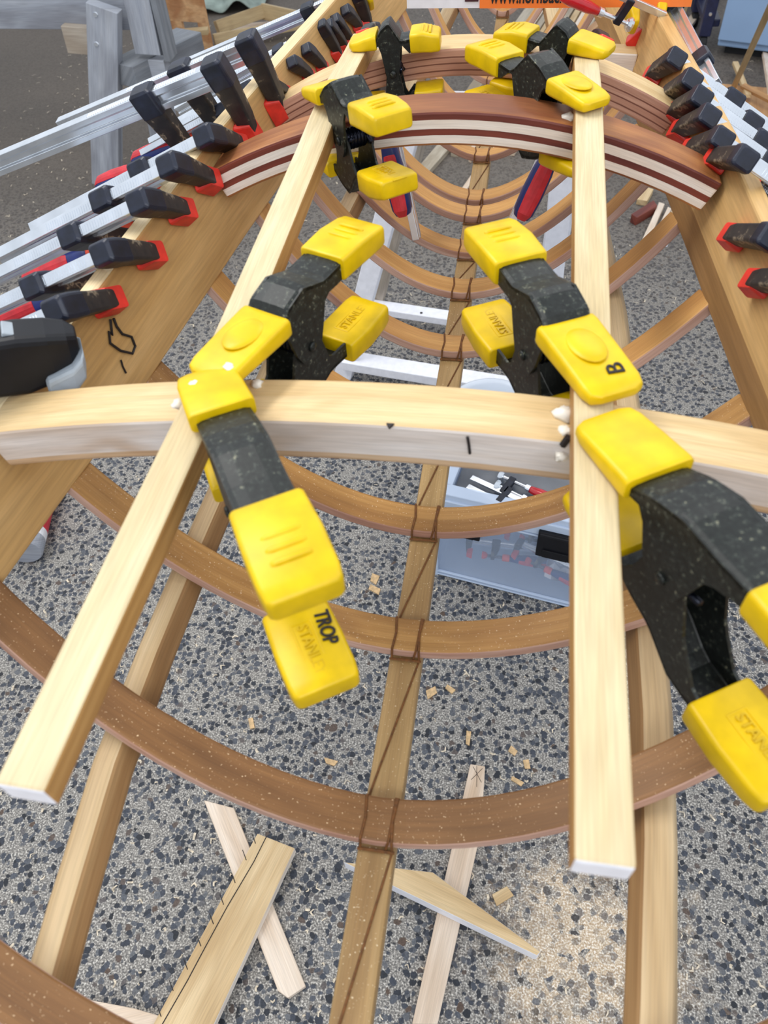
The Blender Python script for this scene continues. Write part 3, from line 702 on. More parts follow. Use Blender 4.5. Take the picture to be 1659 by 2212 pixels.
put(-1, (786, 62), 14, 'long bar clamp farthest up the left gunwale', length=.30, sc=.95, reach=.052, b=BLL)
RIGHT = [((1420, 172), 54, 'right bar clamp farthest of the row along the gunwale'), ((1446, 222), 52, 'second farthest right bar clamp of the row'), ((1466, 254), 54, 'third farthest right bar clamp of the row'),
         ((1480, 292), 54, 'right bar clamp at the end of the pinkish beam'), ((1506, 334), 56, 'right bar clamp between the pinkish and the striped beam ends'), ((1560, 354), 64, 'right bar clamp just beyond the striped beam end'),
         ((1598, 520), 60, 'right bar clamp before the striped beam end, nearer than it'), ((1648, 620), 55, 'right bar clamp nearest the viewer at the picture edge')]
for i, (px, th, lb) in enumerate(RIGHT): put(1, px, th, lb, length=.26 if i else .34, sc=1.08, reach=.070, railh=.0095)
# clamp lying along the far right gunwale
p = on_gunwale(1376, 92, 1)
f_clamp('bar clamp lying along the far right gunwale', GRR, f_mat(p, (.16, -.98, -.10), 0) @ Matrix.Rotation(R(-48), 4, 'X'), work=.10, length=.20, handle=False)
# two upright clamps hanging with blue and red handles down inside the frame
for T0, T1, lb in ((onY(801, 96, 1.06), onY(893, 524, .98), 'upright bar clamp hanging with its blue handle left of the keel'), (onY(1288, 112, 1.06), onY(1108, 490, .98), 'upright bar clamp hanging with its blue handle right of the keel')):
    b = (T1 - T0); L = b.length; b.normalize(); y = V((0, 1, 0)); y = (y - b * y.dot(b)).normalized(); z = -(-y)
    m = Matrix(((b.x, z.cross(b).x, z.x, T0.x), (b.y, z.cross(b).y, z.y, T0.y), (b.z, z.cross(b).z, z.z, T0.z), (0, 0, 0, 1)))
    f_clamp(lb, 'upright bar clamps inside the frame', m @ Matrix.Translation((0, 0, -.02)), work=.020, sc=1.0, length=L, reach=.045)

# ------------------------------------------------------------------ white trestle under the boat
TR = thing('trestle', 'white painted trestle standing under the kayak frame', 'trestle', (-.05, 1.7, 0))
zt_ = zb(1.64) - .0125 - .0245
MB().bar((-.17, 1.64, zt_ - .02), (.17, 1.64, zt_ - .02), .04, .04).build('top_rail', 'white_board', TR, bevel=.002)
def leg(a, b, w, t, m, n='leg', up=None):
    return MB().bar(a, b, w, t, up or (0, -.8, .6)).build(n, m, TR, bevel=.002)
fl_, fr_, nl_, nr_ = onZ(806, 668, .0), onZ(1150, 735, .0), onZ(742, 812, .0), V((.175, 1.66, 0))
leg((-.150, 1.63, zt_ - .002), nl_, .05, .022, 'white_board'); leg((-.135, 1.655, zt_ - .002), fl_, .05, .022, 'trestle_wood')
leg((.172, 1.655, zt_ - .002), fr_ + V((.02, 0, 0)), .06, .022, 'white_board'); leg((.150, 1.63, zt_ - .002), nr_, .05, .022, 'white_board')
a, b = onZ(745, 778, .055), onZ(1110, 838, .055)
MB().bar(a, a + (b - a) * 1.42, .055, .028).build('foot_rail', 'white_board', TR, bevel=.002)
a, b = onZ(800, 662, .055), onZ(1000, 692, .055)
MB().bar(a + V((.004, 0, 0)), a + (b - a) * 1.72, .045, .022).build('foot_rail', 'white_board', TR, bevel=.002)
for q in (onZ(910, 676, .067), onZ(1085, 700, .067)):
    MB().lathe([(.0, q.z), (.004, q.z), (.004, q.z + .001), (0, q.z + .001)], 10, mat=Matrix.Translation((q.x, q.y, 0))).build('screw', 'ink', TR)

# ------------------------------------------------------------------ things on the floor
def board(name, label, px, z0, th, m, cat='offcut', group=None, mside=None, bevel=.0015, dist=None):
    pts = [onZ(x, y, z0 + th) for x, y in px]
    mb = MB(); ms = [m] if mside is None else [m, mside]
    mb.prism([(p.x, p.y) for p in pts], z0, z0 + th, 0, None if mside is None else 1)
    o = mb.build(name, ms, None, bevel=bevel); tag(o, label, cat, group); return origin(o)
def ink_line(px, z, r, name, parent):
    pts = [onZ(x, y, z) for x, y in px]; mb = MB(); mb.tube(pts, r, 5); o = mb.build(name, 'ink', None)
    o.data.transform(Matrix.Translation(-parent.location)); o.parent = parent; return o
SL = board('timber_offcut', 'pale slat on the floor crossing under the marked plank', ((440, 1728), (505, 1745), (660, 2130), (622, 2156), (600, 2140)), 0, .012, 'plank_pale', mside='plank_pale')
PL = board('marked_plank', 'tan plank with a row of black pen ticks and a line', ((556, 1800), (637, 1832), (455, 2228), (322, 2228)), .0125, .020, 'plank_tan', 'plank', mside='white_lam')
ink_line(((576, 1806), (548, 1862), (490, 1960), (440, 2052), (405, 2118), (345, 2222)), .0329, .0008, 'pen_line', PL)
for x, y in ((548, 1812), (528, 1848), (504, 1897), (479, 1944), (457, 1986), (430, 2034), (401, 2084), (370, 2130), (344, 2186)):
    ink_line(((x - 4, y - 12), (x + 4, y + 10)), .0329, .0007, 'pen_tick', PL)
SR = board('timber_offcut', 'narrow pinkish slat on the floor right of the keel, under the wedge', ((1016, 1650), (1048, 1655), (1040, 1790), (945, 2212), (890, 2212), (985, 1790)), 0, .014, 'plank_pale')
for ln_ in (((1022, 1656), (1040, 1690)), ((1042, 1660), (1018, 1684)), ((1030, 1655), (1030, 1700))): ink_line(ln_, .0143, .0004, 'pencil_line', SR)
board('wooden_wedge', 'long tapered wedge with white edge pointing right on the floor', ((742, 1862), (935, 1884), (1168, 2056), (1160, 2064)), .0145, .034, 'plank_tan', 'wedge', mside='white_board')
board('pale_board', 'pale board end at the bottom edge left of the marked plank', ((185, 2158), (290, 2178), (420, 2216), (270, 2250)), .0, .02, 'plank_pale', 'board')
board('wood_chip_block', 'small square yellowish wood piece lying on the sawdust', ((1063, 1932), (1095, 1914), (1110, 1934), (1073, 1957)), 0, .004, 'plank_tan', 'wood chip', bevel=.0005)
CH = [((804, 1238), (820, 1244), (812, 1262), (800, 1254)), ((800, 1262), (822, 1272), (818, 1284), (796, 1272)), ((920, 1492), (940, 1482), (944, 1496), (924, 1510)), ((966, 1478), (984, 1490), (976, 1498), (962, 1486)),
      ((1008, 1578), (1018, 1580), (1014, 1610), (1006, 1606)), ((1104, 1610), (1118, 1622), (1112, 1632), (1098, 1622)), ((1106, 1676), (1132, 1690), (1126, 1698), (1104, 1684)), ((700, 1636), (730, 1644), (722, 1654), (704, 1648)),
      ((536, 1552), (546, 1550), (550, 1572), (540, 1574)), ((1130, 1642), (1142, 1640), (1146, 1660), (1134, 1660))]
LB = ['pale chip on the floor by the big yellow grip, upper of two', 'pale chip on the floor by the big yellow grip, lower of two', 'pale chip right of the keel above the slat end', 'reddish chip right of the keel, near the pale one', 'thin upright reddish chip above the slat end', 'chip right of the slat end, upper of three', 'flat chip right of the slat end, lowest of three', 'chip just above the near rib left of the keel', 'chip left of the keel below the lower yellow grip', 'reddish chip right of the slat end']
for px, lb in zip(CH, LB): board('wood_chip', lb, px, 0, .003, 'chip', 'wood chip', 'loose chips on the floor', bevel=0)
PDR = onZ(1190, 30, 0) - onZ(985, 345, 0); PDR.z = 0; PDR.normalize(); PNR = V((PDR.y, -PDR.x, 0)); PB0 = onZ(905, 352, 0)
# countless curly shavings
mb = MB(); rng = random.Random(3)
for i in range(2200):
    Y = rng.uniform(.1, 4.6); X = rng.uniform(-2.2, 1.5) if Y > 1 and i % 3 else (rng.uniform(-.9, .7) if Y < 1 else rng.uniform(-2.4, -.5)); L = rng.uniform(.004, .013) * (1.5 if Y > 1.6 else 1); a = rng.uniform(0, 6.28); wv = rng.uniform(.0007, .0022)
    rel = V((X, Y, 0)) - PB0
    if -.06 < rel.dot(PNR) < 1.1 and -.2 < rel.dot(PDR) < 3: continue
    u = V((math.cos(a), math.sin(a), 0)); v = V((-u.y, u.x, 0)); c = V((X, Y, .0005)); bend = rng.uniform(-.5, .5) * L
    p = [c - u * L / 2, c + v * bend + V((0, 0, rng.uniform(.001, .004))), c + u * L / 2]
    mb.add([p[0] - v * wv, p[0] + v * wv, p[1] - v * wv, p[1] + v * wv, p[2] - v * wv, p[2] + v * wv], [(0, 2, 3, 1), (2, 4, 5, 3)])
o = mb.build('wood_shavings', 'shaving', None); tag(o, 'pale wood shavings and dust scattered over the floor', 'shavings', kind='stuff')

M['lid_grey'] = plain('smoky_lid_plastic', (118, 120, 124), .25, var=.2, scale=20); M['lid_grey'].node_tree.nodes['Principled BSDF'].inputs['Alpha'].default_value = .55
# clear-fronted plastic tool box
P1, P2 = onZ(940, 1236, 0), onZ(1232, 1310, 0)
ex = (P2 - P1).normalized(); ey = V((-ex.y, ex.x, 0)); bw, bd, bh = .37, .24, .262
def bp(u, v, z): return P1 + ex * u + ey * v + V((0, 0, z))
TB = thing('tool_box', 'pale translucent plastic tool box with two black latches on the floor', 'tool box', tuple(bp(bw / 2, bd / 2, 0)))
RB = Matrix((ex, ey, V((0, 0, 1)))).transposed()
mb = MB(); t_ = .004
mb.box(bp(bw / 2, bd / 2, .003), (bw, bd, .006), RB); mb.box(bp(bw / 2, bd, bh / 2), (bw, t_, bh), RB)
for u in (.002, bw - .002): mb.box(bp(u, bd / 2, bh / 2), (t_, bd, bh), RB)
mb.build('body', 'frost', TB, bevel=.001)
mb = MB(); mb.box(bp(bw / 2, .0, .105), (bw - .008, .003, .206), RB); mb.build('front_panel', 'clear', TB)
mb = MB()
for z in (.006, .016, bh - .048): mb.box(bp(bw / 2, -.0035, z), (bw, .006, .004), RB)
for u in (.004, bw - .004): mb.box(bp(u, -.0035, bh / 2 - .02), (.008, .006, bh - .04), RB)
mb.build('front_frame', 'frost', TB, bevel=.001)
mb = MB(); zl = bh
for v in (.012, bd - .012): mb.box(bp(bw / 2, v, zl), (bw, .026, .016), RB)
for u in (.014, bw - .014): mb.box(bp(u, bd / 2, zl), (.028, bd - .05, .016), RB)
mb.box(bp(bw / 2, -.002, zl - .025), (bw, .008, .036), RB)
mb.build('lid_rim', 'frost', TB, bevel=.002)
mb = MB(); mb.box(bp(bw / 2, bd / 2, zl - .012), (bw - .06, bd - .05, .003), RB); mb.build('lid_window', 'lid_grey', TB)
for u in (.060, .250):
    mb = MB(); mb.box(bp(u, -.009, zl - .062), (.076, .010, .074), RB); lt = mb.build('latch', 'black_plastic', TB, bevel=.002)
    lt['_loc'] = TB['_loc']; mb = MB(); T = Matrix.Translation(bp(u, -.012, zl - .032)) @ RB.to_4x4() @ Matrix.Rotation(R(90), 4, 'Y')
    mb.lathe([(0, -.034), (.005, -.034), (.005, .034), (0, .034)], 12, mat=T); mb.build('hinge_pin', 'black_plastic', lt)
    mb = MB(); mb.box(bp(u, -.0155, zl - .084), (.050, .004, .022), RB); mb.build('latch_lip', 'blue_grip' if False else 'black_plastic', lt, bevel=.001)
# clamps inside the box and on its lid
def lay(u, v, z, ang, roll=-90):
    x = ex * math.cos(R(ang)) + ey * math.sin(R(ang)); return frame(bp(u, v, z), x, (0, 0, 1)) @ Matrix.Rotation(R(roll), 4, 'X')
for u, v, z, an, lb in ((.075, .03, .060, 8, 'small bar clamp inside the tool box, left one behind the clear front'), (.170, .045, .070, -14, 'small bar clamp inside the tool box with red grip, behind the clear front'), (.14, .11, .050, 4, 'small bar clamp lying at the back inside the tool box')):
    f_clamp(lb, 'bar clamps stored in the tool box', lay(u, v, z, an), work=.02, length=.17, sc=.75, reach=.034)
mb = MB(); rr = random.Random(5)
for i in range(2):
    pts = [bp(.27 + rr.uniform(-.04, .06), .03 + i * .07 + rr.uniform(0, .03), .008) for _ in range(1)]
    c = pts[0]; secs = []
o = None
mb = MB(); n = 9; vs = []
for i in range(n):
    for j in range(n): vs.append(bp(.235 + .115 * i / 8, .012 + .15 * j / 8, .045 + .03 * rr.random() + .01 * math.sin(i * 2) + .0))
mb.add(vs, [(i * n + j, (i + 1) * n + j, (i + 1) * n + j + 1, i * n + j + 1) for i in range(n - 1) for j in range(n - 1)])
o = mb.build('crumpled_paper', 'tin_white', None); tag(o, 'crumpled white paper in the right end of the tool box', 'paper'); origin(o)
def screw_clamp(label, mat):
    t = thing('screw_clamp', label, 'clamp', group='red-handled clamps on the tool box', mat=mat); X = Matrix.Rotation(R(90), 4, 'Y')
    mb = MB(); mb.lathe([(0, .062), (.006, .062), (.0075, .066), (.010, .085), (.0105, .12), (.008, .138), (0, .139)], 14, mat=X); mb.build('handle', 'red_handle', t, smooth=True)
    mb = MB(); mb.lathe([(0, .054), (.0075, .054), (.0075, .063), (0, .063)], 14, mat=X); mb.build('ferrule', 'steel', t)
    mb = MB(); mb.lathe([(0, .0), (.004, .0), (.004, .055), (0, .055)], 10, mat=X); mb.build('spindle', 'steel', t)
    mb = MB(); mb.lathe([(0, -.006), (.011, -.006), (.012, -.002), (.008, .003), (0, .004)], 14, mat=X); mb.build('swivel_pad', 'steel', t)
    mb = MB(); mb.box((.022, .0, .016), (.014, .012, .046)); mb.build('sliding_jaw', 'cast', t, bevel=.002)
    mb = MB(); mb.box((.03, 0, .036), (.16, .006, .012)); mb.build('rail', 'steel', t, bevel=.001)
    return t
for v, an, lb in ((.055, -18, 'red-handled screw clamp on the tool box lid, nearer one'), (.082, -16, 'red-handled screw clamp on the tool box lid, farther one')):
    screw_clamp(lb, lay(.115, v, zl + .0025, an, 90))

# white tub
q = onZ(1068, 819, .095)
mb = MB(); mb.lathe([(.0, .001), (.085, .001), (.098, .085), (.108, .088), (.110, .094), (.104, .095), (.095, .088), (.082, .006), (.0, .006)], 40, mat=Matrix.Translation((q.x, q.y - .105, 0)))
o = mb.build('plastic_tub', 'milky', None, smooth=True); tag(o, 'round milky white plastic tub on the floor behind the near beam', 'tub'); origin(o)
# red tin behind the left gunwale
q, q2 = onZ(66, 1216, .0), onZ(104, 1062, .0); r0 = .042
TN = thing('spray_can', 'red can with a white band lying on the floor at the left', 'can', (q.x, q.y, 0))
ax_ = (q2 - q).normalized(); Lc = (q2 - q).length; TT = frame(q + V((0, 0, r0)), ax_, (0, 0, 1)) @ Matrix.Rotation(R(90), 4, 'Y')
MB().lathe([(0, .004), (r0 - .003, .0), (r0, .004), (r0, Lc * .16)], 32, mat=TT).build('base_band', 'grey_wood', TN)
MB().lathe([(r0, Lc * .16), (r0, Lc * .26)], 32, mat=TT).build('white_band', 'tin_white', TN)
MB().lathe([(r0, Lc * .26), (r0, Lc * .92)], 32, mat=TT).build('red_body', 'red_tin', TN)
MB().lathe([(r0, Lc * .92), (r0 * .9, Lc * .96), (r0 * .7, Lc), (r0 * .7, Lc * 1.2), (0, Lc * 1.2)], 32, mat=TT).build('cap', 'bag', TN)

# ------------------------------------------------------------------ stack of long strips on the floor ahead
rng = random.Random(11); d0 = (onZ(1190, 30, 0) - onZ(985, 345, 0)); dr = V((d0.x, d0.y, 0)).normalized(); nr = V((dr.y, -dr.x, 0))
base = onZ(905, 352, 0); WM = ['plank_grey', 'plank_pale', 'plank_grey', 'plank_tan', 'plank_warm', 'plank_grey', 'plank_tan', 'plank_pale']
names = ['grey', 'pale', 'greyish', 'tan', 'warm brown', 'grey', 'tan', 'pale']
u = 0.0; i = 0; STR = []
while u < .76:
    wv = rng.choice([.022, .03, .042, .05, .036]); th = rng.uniform(.015, .03)
    s0 = rng.uniform(-.1, .5) + (.55 if u > .30 else 0) + (.25 if u > .55 else 0); s1 = 2.55 + rng.uniform(-.4, .3)
    a = base + nr * (u + wv / 2) + dr * s0; b = base + nr * (u + wv / 2) + dr * s1
    mb = MB(); mb.bar(a + V((0, 0, th / 2)), b + V((0, 0, th / 2)), wv, th)
    o = mb.build('wood_strip', WM[i % 8], None, bevel=.001); STR.append((u, s0, th, wv))
    tag(o, '%s wooden strip lying in the long pile, %s from its left side' % (names[i % 8], ['first', 'second', 'third', 'fourth', 'fifth', 'sixth', 'seventh', 'eighth', 'ninth', 'tenth', 'eleventh', 'twelfth', 'thirteenth', 'fourteenth', 'fifteenth', 'sixteenth', 'seventeenth', 'eighteenth', 'nineteenth', 'twentieth', 'twenty-first', 'twenty-second', 'twenty-third', 'twenty-fourth', 'twenty-fifth', 'twenty-sixth'][i]), 'wood strip', 'long wood strips piled on the floor'); origin(o)
    u += wv + rng.uniform(.003, .014); i += 1
# a few crossing on top
for k_, (u0, u1, s0, s1, m_, lb) in enumerate(((.30, .62, 1.0, 2.5, 'plank_warm', 'warm brown strip lying slantwise on top of the pile, left'), (.52, .80, 1.1, 2.6, 'plank_tan', 'tan strip lying slantwise on top of the pile, middle'), (.72, .95, .9, 2.4, 'plank_pale', 'pale strip lying slantwise on top of the pile, right'))):
    a = base + nr * u0 + dr * s0 + V((0, 0, .031)); b = base + nr * u1 + dr * s1 + V((0, 0, .031))
    o = MB().bar(a + V((0, 0, .008)), b + V((0, 0, .008)), .04, .016).build('wood_strip', m_, None, bevel=.001); tag(o, lb, 'wood strip', 'long wood strips piled on the floor'); origin(o)
board('wood_offcut', 'long grey board end left of the keel, slanting away under the striped beam', ((868, 402), (896, 404), (988, 300), (958, 296)), 0, .02, 'plank_grey')
# separate offcuts seen between the ribs
for px, th, m_, lb in ((((876, 300), (900, 288), (912, 296), (888, 312)), .03, 'plank_grey', 'grey offcut with a small SE tag left of the strips'), (((976, 302), (1012, 306), (1004, 322), (972, 312)), .03, 'plank_tan', 'short pale block between the ribs left of the keel'),
                   (((1018, 312), (1030, 314), (1018, 342), (1012, 338)), .02, 'plank_pale', 'short pale stub left of the keel by the block'), (((985, 424), (995, 428), (1076, 308), (1068, 305)), .015, 'plank_pale', 'thin pale stick crossing under the keel'),
                   (((1052, 336), (1062, 340), (1084, 308), (1076, 306)), .015, 'plank_grey', 'thin grey stick right of the keel behind the striped beam')):
    board('wood_offcut', lb, px, 0, th, m_)
q = onZ(893, 294, .031); text_obj('SE', .03, .0006, 'paper_tag', 'ink', None, Matrix.Translation((q.x, q.y, .0312)) @ Matrix.Rotation(R(-10), 4, 'Z'))
tg = origin(bpy.data.objects['paper_tag']); tag(tg, 'small tag with the letters SE on a grey offcut', 'tag')
# right group of offcuts
for px, th, m_, mside, lb in ((((1386, 520), (1400, 524), (1436, 440), (1424, 436)), .02, 'plank_pale', None, 'pale split strip under the right ribs, left of two'), (((1405, 525), (1414, 527), (1451, 450), (1443, 446)), .02, 'plank_pale', None, 'pale split strip under the right ribs, right of two'),
                   (((1426, 512), (1446, 516), (1462, 446), (1456, 442)), .03, 'plank_tan', 'white_board', 'tan block with white end below the right gunwale'), (((1364, 462), (1376, 470), (1420, 444), (1412, 432)), .03, 'padauk', None, 'dark red offcut block under the right ribs'),
                   (((1376, 430), (1398, 434), (1412, 408), (1392, 402)), .02, 'plank_tan', None, 'tan square offcut near the dark red block'), (((1446, 496), (1456, 494), (1460, 470), (1450, 472)), .02, 'plank_pale', None, 'small pinkish offcut below the right gunwale'),
                   (((1360, 300), (1380, 302), (1386, 272), (1366, 268)), .03, 'plank_grey', None, 'grey offcut seen between the two right beams'), (((1312, 288), (1360, 298), (1358, 306), (1310, 296)), .02, 'white_board', None, 'white strip end seen below the pinkish beam at right')):
    board('wood_offcut', lb, px, 0, th, m_, mside=mside)

# ------------------------------------------------------------------ grey timber trestle far left
q = onZ(232, 400, 0); GT_ = thing('sawhorse', 'weathered grey timber sawhorse standing at the far left', 'sawhorse', (q.x, q.y, 0))
def gp(x, y, dY=0.0): return onY(x, y, q.y + dY)
leg_w = .105
def gbar(p0, p1, w_, t_, m, n, up=(0, -1, 0)): return MB().bar(p0, p1, w_, t_, up).build(n, m, GT_, bevel=.002)
top = gp(225, 12); L0 = gbar(V((top.x, q.y, top.z)), V((q.x, q.y, .0)), leg_w, .045, 'grey_wood', 'front_leg')
gbar(V((top.x - 1.6, q.y + .10, top.z + .045)), V((top.x + .10, q.y + .09, top.z + .03)), .24, .07, 'grey_wood', 'top_plank')
gbar(V((top.x + .055, q.y + .055, top.z - .02)), V((top.x + .145, q.y + .055, top.z - .025)), .27, .05, 'grey_wood', 'end_block')
gbar(V((top.x + .055, q.y + .06, top.z - .205)), V((top.x + .140, q.y + .06, top.z - .21)), .065, .05, 'grey_wood', 'end_block')
gbar(V((top.x + .158, q.y + .03, top.z - .04)), V((top.x + .158, q.y + .11, top.z - .04)), .28, .02, 'grey_wood_dark', 'side_plank', up=(1, 0, 0))
a = gp(132, 92); b = gp(196, 98); gbar(V((a.x, q.y + .045, a.z)), V((b.x + .02, q.y + .045, b.z)), .085, .04, 'trestle_wood', 'cross_piece')
a = gp(256, 160); gbar(V((a.x + .02, q.y - .01, a.z)), V((a.x + .16, q.y + .32, a.z)), .12, .07, 'grey_wood_dark', 'cross_bar', up=(0, 0, 1))
gbar(V((a.x + .06, q.y + .16, a.z - .03)), V((a.x + .03, q.y + .14, 0)), .10, .05, 'grey_wood', 'rear_leg')
for x, y in ((206, 32), (208, 96)):
    p = gp(x, y, -.024); MB().lathe([(0, 0), (.009, 0), (.007, .003), (0, .003)], 10, mat=Matrix.Translation((p.x, q.y - .0225, p.z)) @ Matrix.Rotation(R(90), 4, 'X')).build('screw_head', 'steel', GT_)

# far left: plywood square, box and fabric
pw = onZ(385, 118, 0); p2 = onZ(462, 124, 0)
PWo = MB(); exx = (p2 - pw).normalized(); hh_ = .27
PWo.bar(pw + exx * .005 + V((0, 0, .0)), pw + exx * .005 + V((0, .02, hh_)), .02, .02) if False else None
PWm = MB(); wv = (p2 - pw).length
for u0, u1, z0, z1 in ((0, wv, 0, .105), (0, .30 * wv, .105, .15), (.74 * wv, wv, .105, .15), (0, wv, .15, hh_)):
    c = pw + exx * ((u0 + u1) / 2) + V((0, .012, (z0 + z1) / 2)); PWm.box(c, (u1 - u0, .018, z1 - z0), Matrix((exx, V((-exx.y, exx.x, 0)), V((0, 0, 1)))).transposed())
o = PWm.build('plywood_square', 'ply', None); tag(o, 'square plywood piece with a notch standing on the floor', 'plywood piece'); origin(o)
CT = thing('wooden_crate_frame', 'low open box of rough boards behind the plywood square', 'box', tuple(onZ(560, 118, 0)))
def cb(p, p2_, w_, t_, n, m='cardboard_wood', up=(0, -1, .2)): return MB().bar(p, p2_, w_, t_, up).build(n, m, CT, bevel=.002)
cb(onZ(358, 74, .16), onZ(450, 66, .16), .05, .022, 'rail_end', up=(0, 0, 1))
cb(onZ(462, 86, .05), onZ(770, 28, .05), .05, .04, 'front_board'); cb(onZ(468, 60, .08), onZ(570, 24, .08), .06, .03, 'back_board'); cb(onZ(566, 24, .08), onZ(640, 40, .06), .07, .03, 'end_board'); cb(onZ(480, 66, .02), onZ(600, 56, .02), .10, .02, 'bottom_board', 'plank_pale', up=(0, 0, 1))
def cloth(name, label, cat, px, zf, m, n=14, amp=.03, seed=1):
    """draped sheet over a quad of floor pixels with height function"""
    rg = random.Random(seed); c = [onZ(x, y, 0) for x, y in px]; vs = []
    ph = [rg.uniform(0, 6) for _ in range(6)]
    for i in range(n):
        for j in range(n):
            a, b_ = i / (n - 1), j / (n - 1); p = (c[0] * (1 - a) + c[1] * a) * (1 - b_) + (c[3] * (1 - a) + c[2] * a) * b_
            z = zf(a, b_) + amp * (math.sin(9 * a + ph[0]) * math.sin(7 * b_ + ph[1]) + .6 * math.sin(17 * a + 5 * b_ + ph[2])); vs.append(p + V((0, 0, max(.003, z))))
    mb = MB(); mb.add(vs, [(i * n + j, (i + 1) * n + j, (i + 1) * n + j + 1, i * n + j + 1) for i in range(n - 1) for j in range(n - 1)])
    o = mb.build(name, m, None, smooth=True); sm = o.modifiers.new('subd', 'SUBSURF'); sm.levels = 1; sm.render_levels = 1
    so = o.modifiers.new('solid', 'SOLIDIFY'); so.thickness = .006
    tag(o, label, cat); return origin(o)
cloth('fabric_bag', 'crumpled pale grey-green fabric bag on the floor at the top', 'bag', ((395, 34), (570, 30), (600, -70), (400, -70)), lambda a, b: .20 * math.sin(math.pi * min(1, max(0, a))) * math.sin(math.pi * b) + .03, 'bag', seed=4, amp=.035)
# small blue-handled tool
q = onZ(402, 148, 0)
BT = thing('hand_tool', 'small tool with bright blue end lying on the dark floor', 'tool', tuple(q))
MB().bar(q + V((-.03, 0, .018)), q + V((.06, .015, .018)), .06, .035, (0, 0, 1)).build('blue_end', 'blue_tool', BT, bevel=.006)
MB().bar(q + V((.055, .015, .018)), q + V((.24, .05, .014)), .045, .028, (0, 0, 1)).build('black_shaft', 'rubble', BT, bevel=.006)

# clutter of dark sticks behind
for i, (a, b, w_, m_, lb) in enumerate((((640, 34), (760, 8), .03, 'plank_grey', 'grey stick lying behind the box at the top left'), ((660, 12), (770, 40), .025, 'padauk', 'dark red stick crossing the grey one at the top'), ((690, 2), (800, 22), .03, 'plank_pale', 'pale stick at the top beside the yellow clamp'))):
    o = MB().bar(onZ(a[0], a[1], .012 + .026 * i), onZ(b[0], b[1], .012 + .026 * i), w_, .024, (0, 0, 1)).build('wood_stick', m_, None, bevel=.002); tag(o, lb, 'wood stick', 'loose sticks at the top'); origin(o)

# ------------------------------------------------------------------ far right: cabinet, cart, sticks, person's clothes
c0, c1 = onZ(1541, 123, 0), onZ(1668, 140, 0); exx = (c1 - c0).normalized(); eyy = V((-exx.y, exx.x, 0)); RC = Matrix((exx, eyy, V((0, 0, 1)))).transposed()
CB = thing('metal_cabinet', 'pale blue metal cabinet standing at the far right', 'cabinet', tuple(c0 + exx * .35 + eyy * .25))
def cp(u, v, z): return c0 + exx * u + eyy * v + V((0, 0, z))
MB().box(cp(.35, .26, .48), (.70, .48, .88), RC).build('body', 'cabinet', CB, bevel=.006)
MB().box(cp(.35, .008, .50), (.70, .018, .86), RC).build('door', 'cabinet', CB, bevel=.004)
MB().box(cp(.35, .27, .02), (.64, .40, .04), RC).build('plinth', 'rubble', CB)
MB().bar(cp(.60, -.012, .55), cp(.60, -.012, .70), .02, .015, (0, 1, 0)).build('handle', 'steel', CB, bevel=.003)
q = onZ(1512, 112, 0); CA = thing('tool_cart', 'dark blue steel cart on a castor wheel left of the cabinet', 'cart', (q.x, q.y, 0))
MB().bar((q.x, q.y, .07), (q.x + .01, q.y, .85), .05, .05, (0, 1, 0)).build('post', 'cart_blue', CA, bevel=.004)
MB().bar((q.x - .02, q.y + .03, .78), (q.x - .02, q.y + .32, .78), .05, .04, (0, 0, 1)).build('side_rail', 'cart_blue', CA, bevel=.004)
MB().bar((q.x, q.y + .32, .07), (q.x, q.y + .32, .85), .05, .05, (0, 1, 0)).build('post', 'cart_blue', CA, bevel=.004)
MB().box((q.x + .02, q.y + .16, .12), (.07, .34, .03)).build('lower_shelf', 'cart_blue', CA, bevel=.004)
for dy in (0, .32):
    MB().lathe([(0, -.015), (.034, -.015), (.036, -.01), (.036, .01), (.034, .015), (0, .015)], 20, mat=Matrix.Translation((q.x, q.y + dy, .036)) @ Matrix.Rotation(R(90), 4, 'Y')).build('castor', 'rubble', CA)
for z in (.16, .30, .62): MB().lathe([(0, 0), (.008, 0), (.006, .004), (0, .004)], 10, mat=Matrix.Translation((q.x + .002, q.y - .0255, z)) @ Matrix.Rotation(R(90), 4, 'X')).build('bolt_head', 'steel', CA)
# thin sticks leaning and lying at right
ST = [((1580, 205), (1668, 14), .0, .55, 'plank_tan', 'long thin stick leaning up in front of the cabinet'), ((1584, 150), (1612, 222), .02, .02, 'plank_tan', 'short pointed stick crossing the leaning one'), ((1648, 130), (1662, 220), .0, .30, 'plank_pale', 'thin stick at the right picture edge'), ((1600, 200), (1662, 232), .03, .03, 'plank_warm', 'brown stick lying on the floor at right')]
for (a, b, z0, z1, m_, lb) in ST:
    p, q2 = onZ(a[0], a[1], z0), onZ(b[0], b[1], z1); p.z += .026; q2.z += .026
    o = MB().bar(p, q2, .022, .014, (0, -.5, .8)).build('thin_stick', m_, None, bevel=.001); tag(o, lb, 'wood stick', 'thin sticks at the far right'); origin(o)
board('brown_board', 'brown board on the floor behind the right clamps', ((1530, 178), (1668, 190), (1668, 262), (1560, 236)), 0, .018, 'plank_warm', 'board')
cloth('work_jacket', 'grey-green cloth heap at the top right beyond the gunwale', 'clothing', ((1378, 20), (1437, 74), (1502, -4), (1440, -70)), lambda a, b: .10 + .18 * math.sin(math.pi * a) * math.sin(math.pi * b), 'cloth_green', seed=2, amp=.03)
cloth('work_cloth', 'navy cloth lying on the grey-green heap at the top right', 'clothing', ((1376, 6), (1420, 22), (1460, -20), (1410, -60)), lambda a, b: .30 + .16 * math.sin(math.pi * a) * math.sin(math.pi * b), 'cloth_navy', seed=8, amp=.025)

